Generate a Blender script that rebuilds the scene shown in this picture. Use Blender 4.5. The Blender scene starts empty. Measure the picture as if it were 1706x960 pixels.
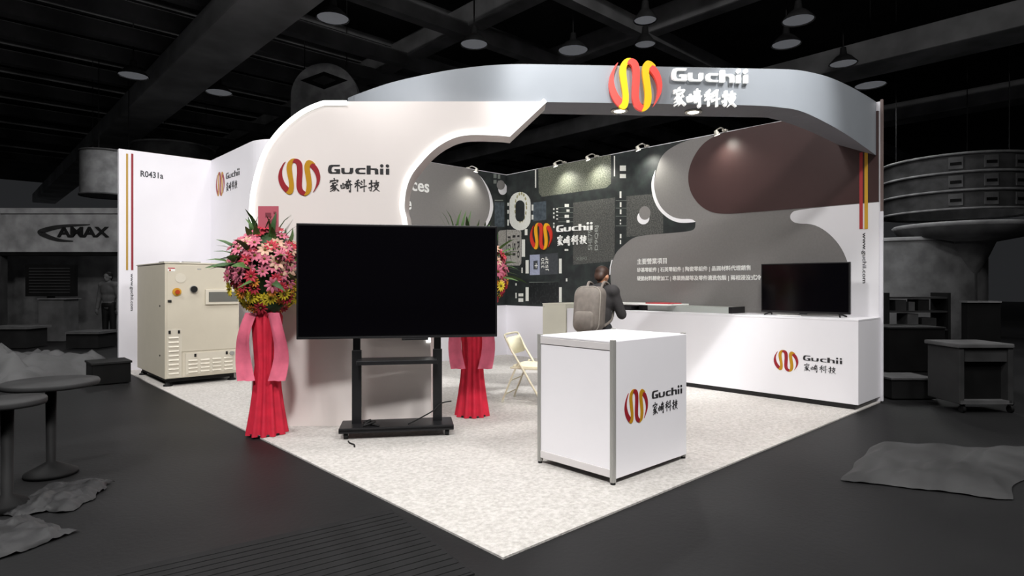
import bpy, bmesh, math, random
from mathutils import Vector, Matrix, noise
random.seed(7)
scene = bpy.context.scene
COL = scene.collection

# ------------------------------------------------------------------ camera, world, light, exposure
cam_d = bpy.data.cameras.new('camera'); cam = bpy.data.objects.new('camera', cam_d); COL.objects.link(cam)
cam.location = (-2.061, -2.2866, 1.4)
cam.rotation_euler = (math.radians(90), 0, -0.7483)
cam_d.sensor_width = 36; cam_d.lens = 36 * 1009.78 / 1706
cam_d.shift_y = -6.48 / 1706
cam_d.clip_end = 300
scene.camera = cam
world = bpy.data.worlds.new('hall_air'); scene.world = world; world.use_nodes = True
world.node_tree.nodes['Background'].inputs[0].default_value = (0.9, 0.93, 1.0, 1)
world.node_tree.nodes['Background'].inputs[1].default_value = 0.018
scene.view_settings.view_transform = 'Standard'; scene.view_settings.look = 'None'
scene.view_settings.exposure = 0.0; scene.view_settings.gamma = 1.0
scene.view_settings.use_curve_mapping = False

def area_lamp(name, loc, power, size, target=None, color=(1, 0.985, 0.97)):
    d = bpy.data.lights.new(name, 'AREA'); d.energy = power; d.shape = 'DISK'; d.size = size; d.color = color
    o = bpy.data.objects.new(name, d); COL.objects.link(o); o.location = loc
    if target is not None:
        o.rotation_euler = (Vector(target) - Vector(loc)).to_track_quat('-Z', 'Y').to_euler()
    return o
# the hall's high-bay lamps over the aisles and the stand
for lx, ly, pw in ((-4.5, -4.5, 1050), (-6.0, 2.5, 520), (1.8, -6.0, 520), (-5.0, 8.5, 420), (8.5, -5.0, 260),
                   (3.0, 3.2, 270), (3.6, 0.6, 130), (0.4, 4.6, 190), (3.6, 5.3, 120)):
    area_lamp('hall_lamp', (lx, ly, 9.3), pw, 1.6, (lx * 0.55 + 1.2, ly * 0.55 + 1.2, 0))

# three unseen spots added over the aisle to put bright pools on the canopy beam
for (px, py, pz), (nx, ny), pw in (((1.42, 3.35, 3.45), (-0.9, -0.43), 2000), ((2.35, 1.75, 3.5), (-0.64, -0.77), 3200), ((4.1, 0.3, 3.4), (-0.45, -0.89), 3200)):
    sd = bpy.data.lights.new('added_beam_spot', 'SPOT'); sd.energy = pw; sd.spot_size = 0.30; sd.spot_blend = 1.0; sd.shadow_soft_size = 0.1
    so = bpy.data.objects.new('added_beam_spot', sd); COL.objects.link(so); so.location = (px + nx * 3.6, py + ny * 3.6, 8.2)
    so.rotation_euler = (Vector((px, py, pz)) - so.location).to_track_quat('-Z', 'Y').to_euler()
# ------------------------------------------------------------------ measured layout (metres; frame = origin, right axis, normal)
FRAMES = {'B': ((0.0, 6.55, 0.0), (1.0, 0.0, 0.0), (0.0, -1.0, 0.0)),
 'C': ((5.245, 0.0, 0.0), (0.0, -1.0, 0.0), (-1.0, 0.0, 0.0)),
 'F': ((2.419, 1.696, 0.0), (0.7694, -0.6388, 0.0), (-0.6388, -0.7694, 0.0)),
 'K': ((0.0, 0.3, 0.0), (1.0, 0.0, 0.0), (0.0, -1.0, 0.0)),
 'L': ((0.0, 9.05, 0.0), (1.0, 0.0, 0.0), (0.0, -1.0, 0.0)),
 'M': ((0.0, 6.85, 0.0), (1.0, 0.0, 0.0), (0.0, -1.0, 0.0)),
 'P': ((1.9738, 2.0592, 0.0), (0.7328, -0.6804, 0.0), (-0.6804, -0.7328, -0.0)),
 'R': ((6.0, 0.0, 0.0), (0.0, -1.0, 0.0), (-1.0, 0.0, 0.0)),
 'S': ((1.29, 0.0, 0.0), (0.0, -1.0, 0.0), (-1.0, 0.0, 0.0))}
POLY = {
 'crescent': [(-3.106,3.177),(-3.17,3.045),(-3.185,2.922),(-3.152,2.746),(-3.061,2.566),(-2.917,2.43),(-2.777,2.35),(-2.64,2.314),(-2.424,2.313),(-2.416,2.323),(-2.482,2.368),(-2.674,2.377),(-2.83,2.43),(-2.989,2.559),(-3.079,2.707),(-3.13,2.884),(-3.134,3.01),(-3.106,3.177)],
 'grey': [(-2.408,3.561),(-2.536,3.539),(-2.709,3.515),(-2.886,3.453),(-2.992,3.378),(-3.057,3.267),(-3.134,3.01),(-3.13,2.884),(-3.079,2.707),(-2.989,2.559),(-2.83,2.43),(-2.674,2.377),(-2.482,2.368),(-2.416,2.323),(-2.418,2.227),(-2.477,2.187),(-2.709,2.179),(-3.391,2.174),(-3.565,2.131),(-3.683,2.05),(-3.804,1.976),(-3.89,1.891),(-3.964,1.704),(-3.989,1.555),(-3.964,1.335),(-3.865,1.138),(-3.707,0.985),(-1.176,0.951),(-0.011,0.893),(-0.011,2.369),(-0.011,3.448)],
 'brown': [(-1.992,3.551),(-2.168,3.51),(-2.33,3.424),(-2.477,3.236),(-2.546,3.014),(-2.506,2.768),(-2.359,2.558),(-2.168,2.436),(-1.983,2.398),(-1.803,2.387),(-0.869,2.377),(-0.017,2.377),(-0.017,3.45),(-0.944,3.566)],
 'white': [(-0.011,2.369),(-0.967,2.37),(-1.044,2.314),(-1.044,2.244),(-0.967,2.183),(-0.758,2.168),(-0.578,2.05),(-0.432,1.87),(-0.347,1.661),(-0.33,1.528),(-0.337,1.426),(-0.371,1.205),(-0.439,0.945),(-0.011,0.893)],
 'thincres': [(-3.939,1.803),(-3.976,1.685),(-3.989,1.555),(-4.004,1.555),(-3.995,1.685),(-3.958,1.804)],
 'chip_top': [(-5.671,3.558),(-5.655,3.096),(-5.577,3.021),(-4.077,3.013),(-3.976,3.071),(-3.976,3.56)],
 'chip_main': [(-4.809,2.834),(-4.809,1.739),(-3.902,1.782),(-3.89,2.833)],
 'chip_far': [(-3.66,2.828),(-3.66,2.165),(-3.189,2.176),(-2.971,2.182),(-2.971,2.801)],
 'chip_small': [(-5.822,2.934),(-5.814,2.582),(-5.469,2.589),(-5.469,2.932)],
 'cap_light': [(-5.894,1.952),(-5.894,1.571),(-5.632,1.573),(-5.632,1.954)],
 'cap_dark': [(-5.632,1.954),(-5.632,1.573),(-5.169,1.579),(-5.169,1.964)],
 'cap_notch': [(-5.798,1.835),(-5.798,1.677),(-5.687,1.675),(-5.687,1.843)],
 'box_low': [(-5.911,1.429),(-5.911,1.019),(-5.154,1.037),(-5.154,1.438)],
 'metal_r': [(-6.561,2.473),(-6.561,1.768),(-6.175,1.759),(-6.129,1.798),(-6.129,2.41),(-6.175,2.447)],
 'metal_b': [(5.776,2.412),(5.776,1.792),(5.823,1.758),(5.982,1.761),(5.982,2.471),(5.823,2.45)],
 'pad0': [(-6.009,1.858),(-6.009,1.604),(-5.927,1.603),(-5.927,1.856)],
 'pad1': [(-5.145,1.86),(-5.145,1.594),(-5.081,1.593),(-5.081,1.858)],
 'pad2': [(-6.009,1.341),(-6.009,1.077),(-5.927,1.079),(-5.927,1.341)],
 'pad3': [(-5.145,1.344),(-5.145,1.075),(-5.081,1.077),(-5.081,1.344)],
 'pad4': [(-6.116,2.259),(-6.116,1.925),(-6.025,1.922),(-6.025,2.254)],
 'pad5': [(-3.914,3.521),(-3.914,3.183),(-3.89,3.18),(-3.89,3.517)],
 'pad6': [(-3.792,3.344),(-3.792,3.256),(-3.671,3.239),(-3.671,3.327)],
 'pad7': [(-3.792,3.206),(-3.792,3.138),(-3.671,3.122),(-3.671,3.19)],
 'pad8': [(-3.798,2.922),(-3.798,2.813),(-3.761,2.809),(-3.761,2.917)],
 'pad9': [(-3.792,2.744),(-3.792,2.665),(-3.761,2.662),(-3.761,2.741)],
 'pad10': [(-3.792,2.626),(-3.792,2.547),(-3.761,2.544),(-3.761,2.623)],
 'pad11': [(-3.792,2.458),(-3.792,2.429),(-3.768,2.427),(-3.768,2.456)],
 'pad12': [(-3.792,2.409),(-3.792,2.38),(-3.768,2.378),(-3.768,2.407)],
 'pad13': [(-3.792,2.222),(-3.792,2.153),(-3.761,2.151),(-3.761,2.22)],
 'pad14': [(-3.792,2.124),(-3.792,2.055),(-3.768,2.054),(-3.768,2.122)],
 'pad15': [(-5.758,3.547),(-5.758,3.209),(-5.726,3.205),(-5.726,3.543)],
 'pad16': [(-5.008,2.832),(-5.008,2.779),(-4.908,2.769),(-4.908,2.822)],
 'pad17': [(-4.965,2.732),(-4.965,2.689),(-4.894,2.683),(-4.894,2.725)],
 'pad18': [(-5.008,2.639),(-5.008,2.585),(-4.908,2.577),(-4.908,2.631)],
 'pad19': [(-4.965,2.539),(-4.965,2.496),(-4.894,2.491),(-4.894,2.534)],
 'pad20': [(-5.287,2.783),(-5.287,2.75),(-5.258,2.747),(-5.258,2.78)],
 'pad21': [(-5.287,2.706),(-5.287,2.673),(-5.258,2.671),(-5.258,2.704)],
 'pad22': [(-5.287,2.641),(-5.287,2.597),(-5.258,2.595),(-5.258,2.638)],
 'pad23': [(-5.287,2.52),(-5.287,2.488),(-5.258,2.486),(-5.258,2.518)],
 'pad24': [(-5.287,2.466),(-5.287,2.422),(-5.258,2.42),(-5.258,2.464)],
 'pad25': [(-5.213,2.776),(-5.213,2.754),(-5.169,2.75),(-5.169,2.772)],
 'pad26': [(-5.213,2.721),(-5.213,2.7),(-5.169,2.696),(-5.169,2.718)],
 'pad27': [(-5.213,2.656),(-5.213,2.635),(-5.169,2.631),(-5.169,2.652)],
 'pad28': [(-5.213,2.591),(-5.213,2.569),(-5.169,2.566),(-5.169,2.587)],
 'pad29': [(-6.526,3.003),(-6.526,2.944),(-6.482,2.94),(-6.482,2.999)],
 'pad30': [(-6.526,2.861),(-6.526,2.79),(-6.482,2.786),(-6.482,2.857)],
 'pad31': [(-6.526,2.672),(-6.526,2.553),(-6.482,2.55),(-6.482,2.668)],
 'pad32': [(-5.846,2.902),(-5.846,2.789),(-5.798,2.784),(-5.798,2.897)],
 'pad33': [(-5.846,2.709),(-5.846,2.619),(-5.798,2.615),(-5.798,2.705)],
 'pad34': [(-6.033,2.45),(-6.033,2.335),(-5.96,2.331),(-5.96,2.445)],
 'pad35': [(-6.293,1.418),(-6.293,1.371),(-6.259,1.371),(-6.259,1.418)],
 'pad36': [(-6.293,1.231),(-6.293,1.126),(-6.259,1.127),(-6.259,1.232)],
 'pad37': [(-6.208,1.22),(-6.208,1.163),(-6.075,1.165),(-6.075,1.222)],
 'pad38': [(-6.208,1.128),(-6.208,1.058),(-6.075,1.061),(-6.075,1.13)],
 'pad39': [(-6.124,1.718),(-6.124,1.614),(-6.091,1.613),(-6.091,1.717)],
 'pad40': [(-5.008,2.028),(-5.008,1.996),(-4.923,1.992),(-4.923,2.024)],
 'pad41': [(-4.98,1.502),(-4.98,1.448),(-4.944,1.448),(-4.944,1.502)],
 'line0': [(-5.169,2.787),(-5.169,2.779),(-4.809,2.746),(-4.809,2.754)],
 'line1': [(-5.169,2.696),(-5.169,2.689),(-4.809,2.658),(-4.809,2.665)],
 'line2': [(-5.169,2.609),(-5.169,2.603),(-4.809,2.574),(-4.809,2.58)],
 'line3': [(-5.169,2.528),(-5.169,2.521),(-4.809,2.494),(-4.809,2.501)],
 'line4': [(-5.911,1.44),(-5.911,1.429),(-5.154,1.427),(-5.154,1.438)],
 'line5': [(-3.877,2.782),(-3.877,2.774),(-3.66,2.752),(-3.66,2.76)],
 'line6': [(-3.877,2.658),(-3.877,2.65),(-3.66,2.63),(-3.66,2.638)],
 'line7': [(-3.877,2.524),(-3.877,2.517),(-3.66,2.499),(-3.66,2.506)],
 'line8': [(-3.877,2.366),(-3.877,2.358),(-3.66,2.343),(-3.66,2.35)],
 'ring_out': [(-5.873,2.933),(-5.887,2.999),(-5.928,3.062),(-5.992,3.116),(-6.073,3.155),(-6.164,3.175),(-6.256,3.175),(-6.339,3.154),(-6.407,3.113),(-6.45,3.057),(-6.465,2.991),(-6.465,2.673),(-6.45,2.605),(-6.407,2.541),(-6.339,2.488),(-6.256,2.452),(-6.164,2.435),(-6.073,2.44),(-5.992,2.465),(-5.928,2.507),(-5.887,2.563),(-5.873,2.627)],
 'ring_gold': [(-5.96,2.912),(-5.97,2.959),(-5.998,3.003),(-6.044,3.042),(-6.102,3.069),(-6.166,3.083),(-6.231,3.083),(-6.29,3.067),(-6.338,3.038),(-6.368,2.998),(-6.378,2.952),(-6.378,2.72),(-6.368,2.672),(-6.338,2.627),(-6.29,2.589),(-6.231,2.563),(-6.166,2.551),(-6.102,2.554),(-6.044,2.571),(-5.998,2.601),(-5.97,2.64),(-5.96,2.686)],
 'ring_in': [(-6.035,2.91),(-6.041,2.939),(-6.059,2.966),(-6.086,2.988),(-6.121,3.005),(-6.16,3.013),(-6.198,3.013),(-6.234,3.003),(-6.262,2.986),(-6.28,2.962),(-6.286,2.934),(-6.286,2.704),(-6.28,2.675),(-6.262,2.648),(-6.234,2.626),(-6.198,2.61),(-6.16,2.603),(-6.121,2.604),(-6.086,2.614),(-6.059,2.632),(-6.041,2.656),(-6.035,2.684)],
 'dot': [(-3.198,2.515),(-3.2,2.536),(-3.206,2.557),(-3.215,2.576),(-3.229,2.594),(-3.245,2.608),(-3.263,2.62),(-3.283,2.628),(-3.304,2.632),(-3.325,2.632),(-3.345,2.627),(-3.364,2.619),(-3.38,2.607),(-3.394,2.592),(-3.404,2.575),(-3.41,2.555),(-3.412,2.534),(-3.41,2.513),(-3.404,2.492),(-3.394,2.472),(-3.38,2.455),(-3.364,2.44),(-3.345,2.429),(-3.325,2.421),(-3.304,2.417),(-3.283,2.418),(-3.263,2.422),(-3.245,2.431),(-3.229,2.443),(-3.215,2.458),(-3.206,2.475),(-3.2,2.495)],
 'dot_white': [(-3.22,2.442),(-3.222,2.462),(-3.228,2.482),(-3.239,2.501),(-3.253,2.518),(-3.271,2.533),(-3.29,2.544),(-3.312,2.552),(-3.334,2.556),(-3.357,2.556),(-3.379,2.552),(-3.399,2.544),(-3.417,2.532),(-3.431,2.518),(-3.442,2.5),(-3.449,2.481),(-3.451,2.461),(-3.449,2.44),(-3.442,2.419),(-3.431,2.4),(-3.417,2.383),(-3.399,2.369),(-3.379,2.358),(-3.357,2.35),(-3.334,2.347),(-3.312,2.347),(-3.29,2.351),(-3.271,2.36),(-3.253,2.371),(-3.239,2.386),(-3.228,2.403),(-3.222,2.422)],
 'dot_b': [(5.944,3.348),(5.941,3.366),(5.936,3.384),(5.926,3.399),(5.913,3.412),(5.897,3.421),(5.879,3.428),(5.859,3.431),(5.839,3.431),(5.819,3.426),(5.799,3.419),(5.781,3.408),(5.766,3.395),(5.753,3.379),(5.744,3.362),(5.738,3.344),(5.736,3.325),(5.738,3.307),(5.744,3.29),(5.753,3.275),(5.766,3.263),(5.781,3.252),(5.799,3.246),(5.819,3.243),(5.839,3.243),(5.859,3.247),(5.879,3.254),(5.897,3.265),(5.913,3.278),(5.926,3.294),(5.936,3.311),(5.941,3.33)],
 'dot_b_white': [(6.009,3.279),(6.007,3.301),(6.0,3.322),(5.989,3.341),(5.974,3.357),(5.956,3.369),(5.936,3.378),(5.914,3.382),(5.891,3.381),(5.868,3.377),(5.846,3.368),(5.826,3.355),(5.809,3.338),(5.794,3.319),(5.784,3.298),(5.777,3.276),(5.775,3.254),(5.777,3.232),(5.784,3.211),(5.794,3.192),(5.809,3.176),(5.826,3.163),(5.846,3.155),(5.868,3.151),(5.891,3.151),(5.914,3.155),(5.936,3.164),(5.956,3.177),(5.974,3.193),(5.989,3.212),(6.0,3.233),(6.007,3.256)],
 'back_grey': [(1.9,3.55),(4.747,3.573),(5.029,3.577),(5.231,3.524),(5.424,3.331),(5.545,3.091),(5.56,2.873),(5.515,2.696),(5.394,2.504),(5.246,2.324),(4.957,2.108),(4.475,1.925),(3.241,1.835),(1.9,1.75)],
 'back_white': [(1.9,3.55),(4.747,3.573),(5.057,3.575),(5.329,3.462),(5.56,3.202),(5.66,2.922),(5.606,2.703),(5.469,2.497),(5.32,2.294),(4.957,2.052),(4.475,1.892),(3.241,1.805),(1.9,1.72)],
 'bpad0': [(5.652,3.415),(5.652,3.345),(5.729,3.354),(5.729,3.424)],
 'bpad1': [(5.761,3.533),(5.761,3.451),(5.823,3.458),(5.823,3.54)],
 'bpad2': [(5.652,3.531),(5.652,3.45),(5.729,3.459),(5.729,3.54)],
 'bpad3': [(5.761,3.416),(5.761,3.345),(5.823,3.353),(5.823,3.423)],
 'bpad4': [(5.683,3.034),(5.683,3.011),(5.902,3.032),(5.902,3.055)],
 'bchip': [(5.683,2.988),(5.683,2.511),(5.934,2.527),(5.934,3.011)],
 'part_l': [(-2.555,1.949),(-2.56,2.125),(-2.543,2.302),(-2.496,2.507),(-2.425,2.701),(-2.32,2.86),(-2.191,2.994),(-2.026,3.112),(-1.838,3.188),(-1.691,3.213),(-1.603,3.216)],
 'part_r': [(0.335,3.194),(-0.024,2.848),(-0.141,2.86),(-0.399,2.865),(-0.546,2.842),(-0.675,2.783),(-0.787,2.701),(-0.893,2.589),(-0.987,2.466),(-1.042,2.316),(-1.057,2.149),(-1.039,2.061),(-1.022,1.967),(-0.957,1.714),(-0.869,1.362),(-0.81,0.98),(-0.793,0.657)],
 'stripe_gold_l': [(0.017,1.627),(0.044,1.627),(0.044,3.494),(0.017,3.494)],
 'stripe_red_l': [(0.087,1.628),(0.117,1.628),(0.117,3.504),(0.087,3.504)],
 'stripe_red_r': [(-0.22,2.064),(-0.184,2.064),(-0.184,2.985),(-0.22,2.985)],
 'stripe_gold_r': [(-0.165,2.06),(-0.129,2.06),(-0.129,2.976),(-0.165,2.976)],
}
LOGO = {
 'partition': ('P', -2.287, -1.201, 2.266, 2.63),
 'side': ('S', -8.776, -7.633, 2.88, 3.3),
 'fascia': ('F', 0.376, 1.778, 3.105, 3.627),
 'right': ('R', -5.878, -4.361, 2.035, 2.545),
 'counter': ('C', -0.931, -0.165, 0.36, 0.614),
 'desk': ('K', 1.418, 2.165, 0.4, 0.649),
}
TEXT = {
 'head': ('R', -3.449, -2.907, 1.712, 1.803),
 'line2': ('R', -3.449, -1.578, 1.578, 1.659),
 'line3': ('R', -3.449, -1.435, 1.443, 1.525),
 'web_r': ('R', -0.2, -0.145, 1.411, 2.017),
 'web_l': ('L', 0.067, 0.121, 0.97, 1.57),
 'code': ('L', 0.218, 0.548, 3.148, 3.251),
 'ces': ('B', 3.772, 4.141, 3.009, 3.164),
 'e': ('B', 3.669, 3.772, 2.679, 2.833),
 't1': ('R', -6.242, -6.175, 1.905, 2.345),
 't2': ('R', -6.378, -6.293, 1.956, 2.353),
 't3': ('R', -6.517, -6.43, 1.889, 2.337),
 'five': ('R', -4.467, -4.374, 1.982, 2.332),
 'nine': ('R', -4.321, -4.23, 1.976, 2.394),
 'cap1': ('R', -5.593, -5.515, 1.695, 1.884),
 'cap2': ('R', -5.484, -5.393, 1.638, 1.903),
 'xbf': ('R', -4.74, -4.494, 1.813, 1.875),
}
def rounded(pts, it=2):
    # corner cutting that keeps the sharp corners
    for _ in range(it):
        out = []; n = len(pts)
        for i in range(n):
            a, b, c = Vector(pts[i - 1]), Vector(pts[i]), Vector(pts[(i + 1) % n]); u = (b - a); v = (c - b)
            if u.length < 1e-6 or v.length < 1e-6 or u.normalized().dot(v.normalized()) < 0.55: out.append((b.x, b.y))
            else:
                p = b - u * 0.25; q = b + v * 0.25; out += [(p.x, p.y), (q.x, q.y)]
        pts = out
    return pts
def clampz(pts, top=3.555): return [(a, min(b, top)) for a, b in pts]
class Frame:
    def __init__(s, k):
        O, ex, n = FRAMES[k]; s.O = Vector(O); s.ex = Vector(ex); s.n = Vector(n); s.z = Vector((0, 0, 1))
    def p(s, a, b, off=0.0): return s.O + s.ex * a + s.z * b + s.n * off
FR = {k: Frame(k) for k in FRAMES}

# ------------------------------------------------------------------ materials
def s2l(c):
    return tuple(((x / 12.92) if x <= 0.04045 else ((x + 0.055) / 1.055) ** 2.4) for x in c)
def hexc(h): h = h.lstrip('#'); return s2l(tuple(int(h[i:i + 2], 16) / 255 for i in (0, 2, 4)))
MATS = {}
def mat(name, color, rough=0.5, metal=0.0, spec=0.4, vary=0.0, scale=20.0, bump=0.0, bscale=None, emit=0.0, second=None, detail=4.0, ramp=(0.35, 0.65), trans=0.0, stretch=None):
    m = bpy.data.materials.new(name); m.use_nodes = True; nt = m.node_tree; b = nt.nodes['Principled BSDF']
    c = hexc(color) if isinstance(color, str) else color
    b.inputs['Base Color'].default_value = (*c, 1); b.inputs['Roughness'].default_value = rough
    b.inputs['Metallic'].default_value = metal; b.inputs['Specular IOR Level'].default_value = spec
    if trans: b.inputs['Transmission Weight'].default_value = trans
    if emit:
        b.inputs['Emission Color'].default_value = (*c, 1); b.inputs['Emission Strength'].default_value = emit
    if vary or bump or second:
        tc = nt.nodes.new('ShaderNodeTexCoord'); src = tc.outputs['Object']
        if stretch:
            mp = nt.nodes.new('ShaderNodeMapping'); mp.inputs['Scale'].default_value = stretch
            nt.links.new(src, mp.inputs['Vector']); src = mp.outputs['Vector']
        nz = nt.nodes.new('ShaderNodeTexNoise'); nz.inputs['Scale'].default_value = scale; nz.inputs['Detail'].default_value = detail
        nt.links.new(src, nz.inputs['Vector'])
        if vary or second:
            rp = nt.nodes.new('ShaderNodeValToRGB')
            rp.color_ramp.elements[0].position = ramp[0]; rp.color_ramp.elements[1].position = ramp[1]
            if second:
                c2 = hexc(second) if isinstance(second, str) else second; c1 = c
            else:
                c1 = tuple(x * (1 - vary) for x in c); c2 = tuple(min(1, x * (1 + vary)) for x in c)
            rp.color_ramp.elements[0].color = (*c1, 1); rp.color_ramp.elements[1].color = (*c2, 1)
            nt.links.new(nz.outputs['Fac'], rp.inputs['Fac']); nt.links.new(rp.outputs['Color'], b.inputs['Base Color'])
        if bump:
            n2 = nz
            if bscale:
                n2 = nt.nodes.new('ShaderNodeTexNoise'); n2.inputs['Scale'].default_value = bscale; n2.inputs['Detail'].default_value = 5
                nt.links.new(src, n2.inputs['Vector'])
            bp = nt.nodes.new('ShaderNodeBump'); bp.inputs['Strength'].default_value = bump; bp.inputs['Distance'].default_value = 0.01
            nt.links.new(n2.outputs['Fac'], bp.inputs['Height']); nt.links.new(bp.outputs['Normal'], b.inputs['Normal'])
    MATS[name] = m; return m
mat('white_wall', '#f1eff5', 0.55, spec=0.25, vary=0.012, scale=1.5)
mat('partition_white', '#e7dfdb', 0.5, spec=0.3, vary=0.015, scale=1.2)
mat('white_board', '#f0eef2', 0.4, spec=0.35, vary=0.01, scale=2)
mat('rail_white', '#dcd8d8', 0.4, metal=0.1)
mat('post_brown', '#7c6c68', 0.5)
mat('chip_ink', '#a9ada8', 0.5)
mat('cream_board', '#dcd9c9', 0.5, vary=0.02, scale=3)
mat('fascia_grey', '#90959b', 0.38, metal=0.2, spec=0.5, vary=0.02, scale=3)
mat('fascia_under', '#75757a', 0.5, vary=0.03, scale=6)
mat('carpet', '#b5b1ac', 0.95, spec=0.05, scale=38, second='#d3cfcb', detail=15, ramp=(0.3, 0.66), bump=1.0, bscale=110)
mat('hall_floor', (0.0085, 0.0085, 0.009), 0.5, spec=0.16, scale=0.9, second=(0.0145, 0.0145, 0.015), detail=6, ramp=(0.3, 0.7), bump=0.15, bscale=30)
mat('graphic_grey', '#858280', 0.42, spec=0.4, vary=0.03, scale=40, detail=2)
mat('graphic_brown', '#4a3635', 0.3, spec=0.5, vary=0.08, scale=1.2)
mat('graphic_white', '#f4f2f5', 0.5, spec=0.25)
mat('board_black', '#26292a', 0.45, spec=0.4, scale=6, second='#343b39', detail=8, ramp=(0.4, 0.7))
mat('chip_olive', '#50544a', 0.45, scale=60, second='#8d9080', detail=8, ramp=(0.4, 0.68))
mat('chip_grey', '#434442', 0.5, scale=55, second='#6d6d69', detail=8, ramp=(0.42, 0.72))
mat('chip_blue', '#3a434a', 0.45, scale=14, second='#56616a', detail=6)
mat('chip_metal', '#8a8883', 0.4, scale=40, second='#b5b2ac', detail=6)
mat('cap_light', '#a3a9c0', 0.5, vary=0.1, scale=30)
mat('cap_dark', '#43464a', 0.5, vary=0.15, scale=20)
mat('low_dark', '#1d1f20', 0.4, scale=22, second='#3c3f40', detail=8, ramp=(0.5, 0.75))
mat('pad_white', '#e9eae2', 0.4, vary=0.05, scale=40)
mat('trace_grey', '#7c827c', 0.5)
mat('gold_fleck', '#7d7750', 0.35, scale=45, second='#e0dcae', detail=6)
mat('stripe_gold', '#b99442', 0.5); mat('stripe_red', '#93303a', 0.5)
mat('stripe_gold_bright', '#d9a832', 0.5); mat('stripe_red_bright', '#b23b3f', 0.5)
mat('print_red', '#97202a', 0.45); mat('print_gold', '#bd8a14', 0.45)
mat('sign_red', '#f0524a', 0.35, emit=0.25); mat('sign_gold', '#f6c91a', 0.35, emit=0.25); mat('sign_lit', '#fbfbf8', 0.4, emit=0.45)
mat('wall_red', '#d63a2c', 0.4); mat('wall_gold', '#efae22', 0.4)
mat('print_black', '#2b2a2c', 0.5); mat('print_grey', '#4a4a50', 0.5)
mat('sign_white', '#fbfbf8', 0.4)
mat('led_white', (0.97, 1.0, 0.97), 0.4, emit=1.6)
mat('lamp_glow', (1.0, 0.97, 0.9), 0.4, emit=14.0)
mat('spot_glow', (1.0, 0.97, 0.88), 0.4, emit=5.0)
mat('far_glow', (0.9, 0.93, 1.0), 0.4, emit=0.07)
mat('spot_body', '#d8d4c8', 0.35, metal=0.4)
mat('alu', '#a9a8a4', 0.4, metal=0.25, spec=0.5)
mat('black_plastic', '#141315', 0.35, spec=0.45)
mat('screen_black', '#050407', 0.12, spec=0.5)
mat('black_steel', '#1c1c1e', 0.4, metal=0.2, vary=0.1, scale=12)
mat('rubber', '#101010', 0.7)
mat('machine_ivory', '#d3cbb9', 0.38, spec=0.45, vary=0.015, scale=5)
mat('machine_ivory_trim', '#d9d2c2', 0.35, spec=0.45)
mat('chair_cream', '#d8d0b8', 0.4, spec=0.45)
mat('chair_pad', '#e6dfc2', 0.6, vary=0.03, scale=30)
mat('estop_red', '#b2421e', 0.3); mat('estop_yellow', '#c99a34', 0.4)
mat('window_glass', '#6f706a', 0.1, spec=0.6)
mat('fabric_red', '#c8203a', 0.7, vary=0.12, scale=9)
mat('fabric_pink', '#dd6a83', 0.7, vary=0.1, scale=8)
mat('card_red', '#b85a68', 0.6); mat('card_ink', '#7c3540', 0.6)
mat('leaf', '#4a6b34', 0.55, vary=0.25, scale=8); mat('leaf_dark', '#33502a', 0.55, vary=0.25, scale=8)
mat('fl_pink', '#c4667c', 0.6, vary=0.12, scale=12); mat('fl_red', '#b32a3c', 0.6, vary=0.15, scale=12)
mat('fl_peach', '#cda48e', 0.6, vary=0.1, scale=12); mat('fl_yellow', '#e8d23a', 0.6, vary=0.12, scale=12)
mat('fl_orange', '#dd8c34', 0.6, vary=0.12, scale=12); mat('fl_core', '#6a5a22', 0.7)
mat('jacket', '#2c2a2b', 0.8, vary=0.15, scale=14); mat('trousers', '#1b1c20', 0.8, vary=0.1, scale=14)
mat('skin', '#b98769', 0.55); mat('hair', '#3a271e', 0.55, vary=0.25, scale=40, stretch=(1, 1, 0.2))
mat('backpack', '#6b645e', 0.75, vary=0.1, scale=18); mat('backpack_trim', '#8d877f', 0.6)
mat('shoe', '#141414', 0.5)
mat('red_print', '#b03038', 0.4); mat('paper_white', '#efeeea', 0.5); mat('case_grey', '#b9bdb8', 0.35)
# the hall around the stand, its dimness put into dark, colourless base greys
for nm, g in (('hall_d1', 0.006), ('hall_d2', 0.012), ('hall_d3', 0.03), ('hall_d4', 0.075), ('hall_d5', 0.13), ('hall_d6', 0.3), ('sheet_grey', 0.042), ('table_grey', 0.03)):
    mat(nm, (g, g, g * 1.02), 0.6, spec=0.12, vary=0.25, scale=2.5)
mat('mat_rubber', (0.0135, 0.0135, 0.014), 0.7, spec=0.1, vary=0.15, scale=6)
mat('hall_film', (0.024, 0.024, 0.025), 0.5, spec=0.25, vary=0.3, scale=4, bump=0.5, bscale=9)
mat('ceiling_black', (0.03, 0.03, 0.031), 0.9, spec=0.05, vary=0.4, scale=0.3)
mat('ceiling_steel', (0.2, 0.2, 0.204), 0.7, spec=0.1, vary=0.3, scale=0.8)
mat('ceiling_duct', (0.62, 0.62, 0.625), 0.7, spec=0.1, vary=0.25, scale=0.6)

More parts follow.
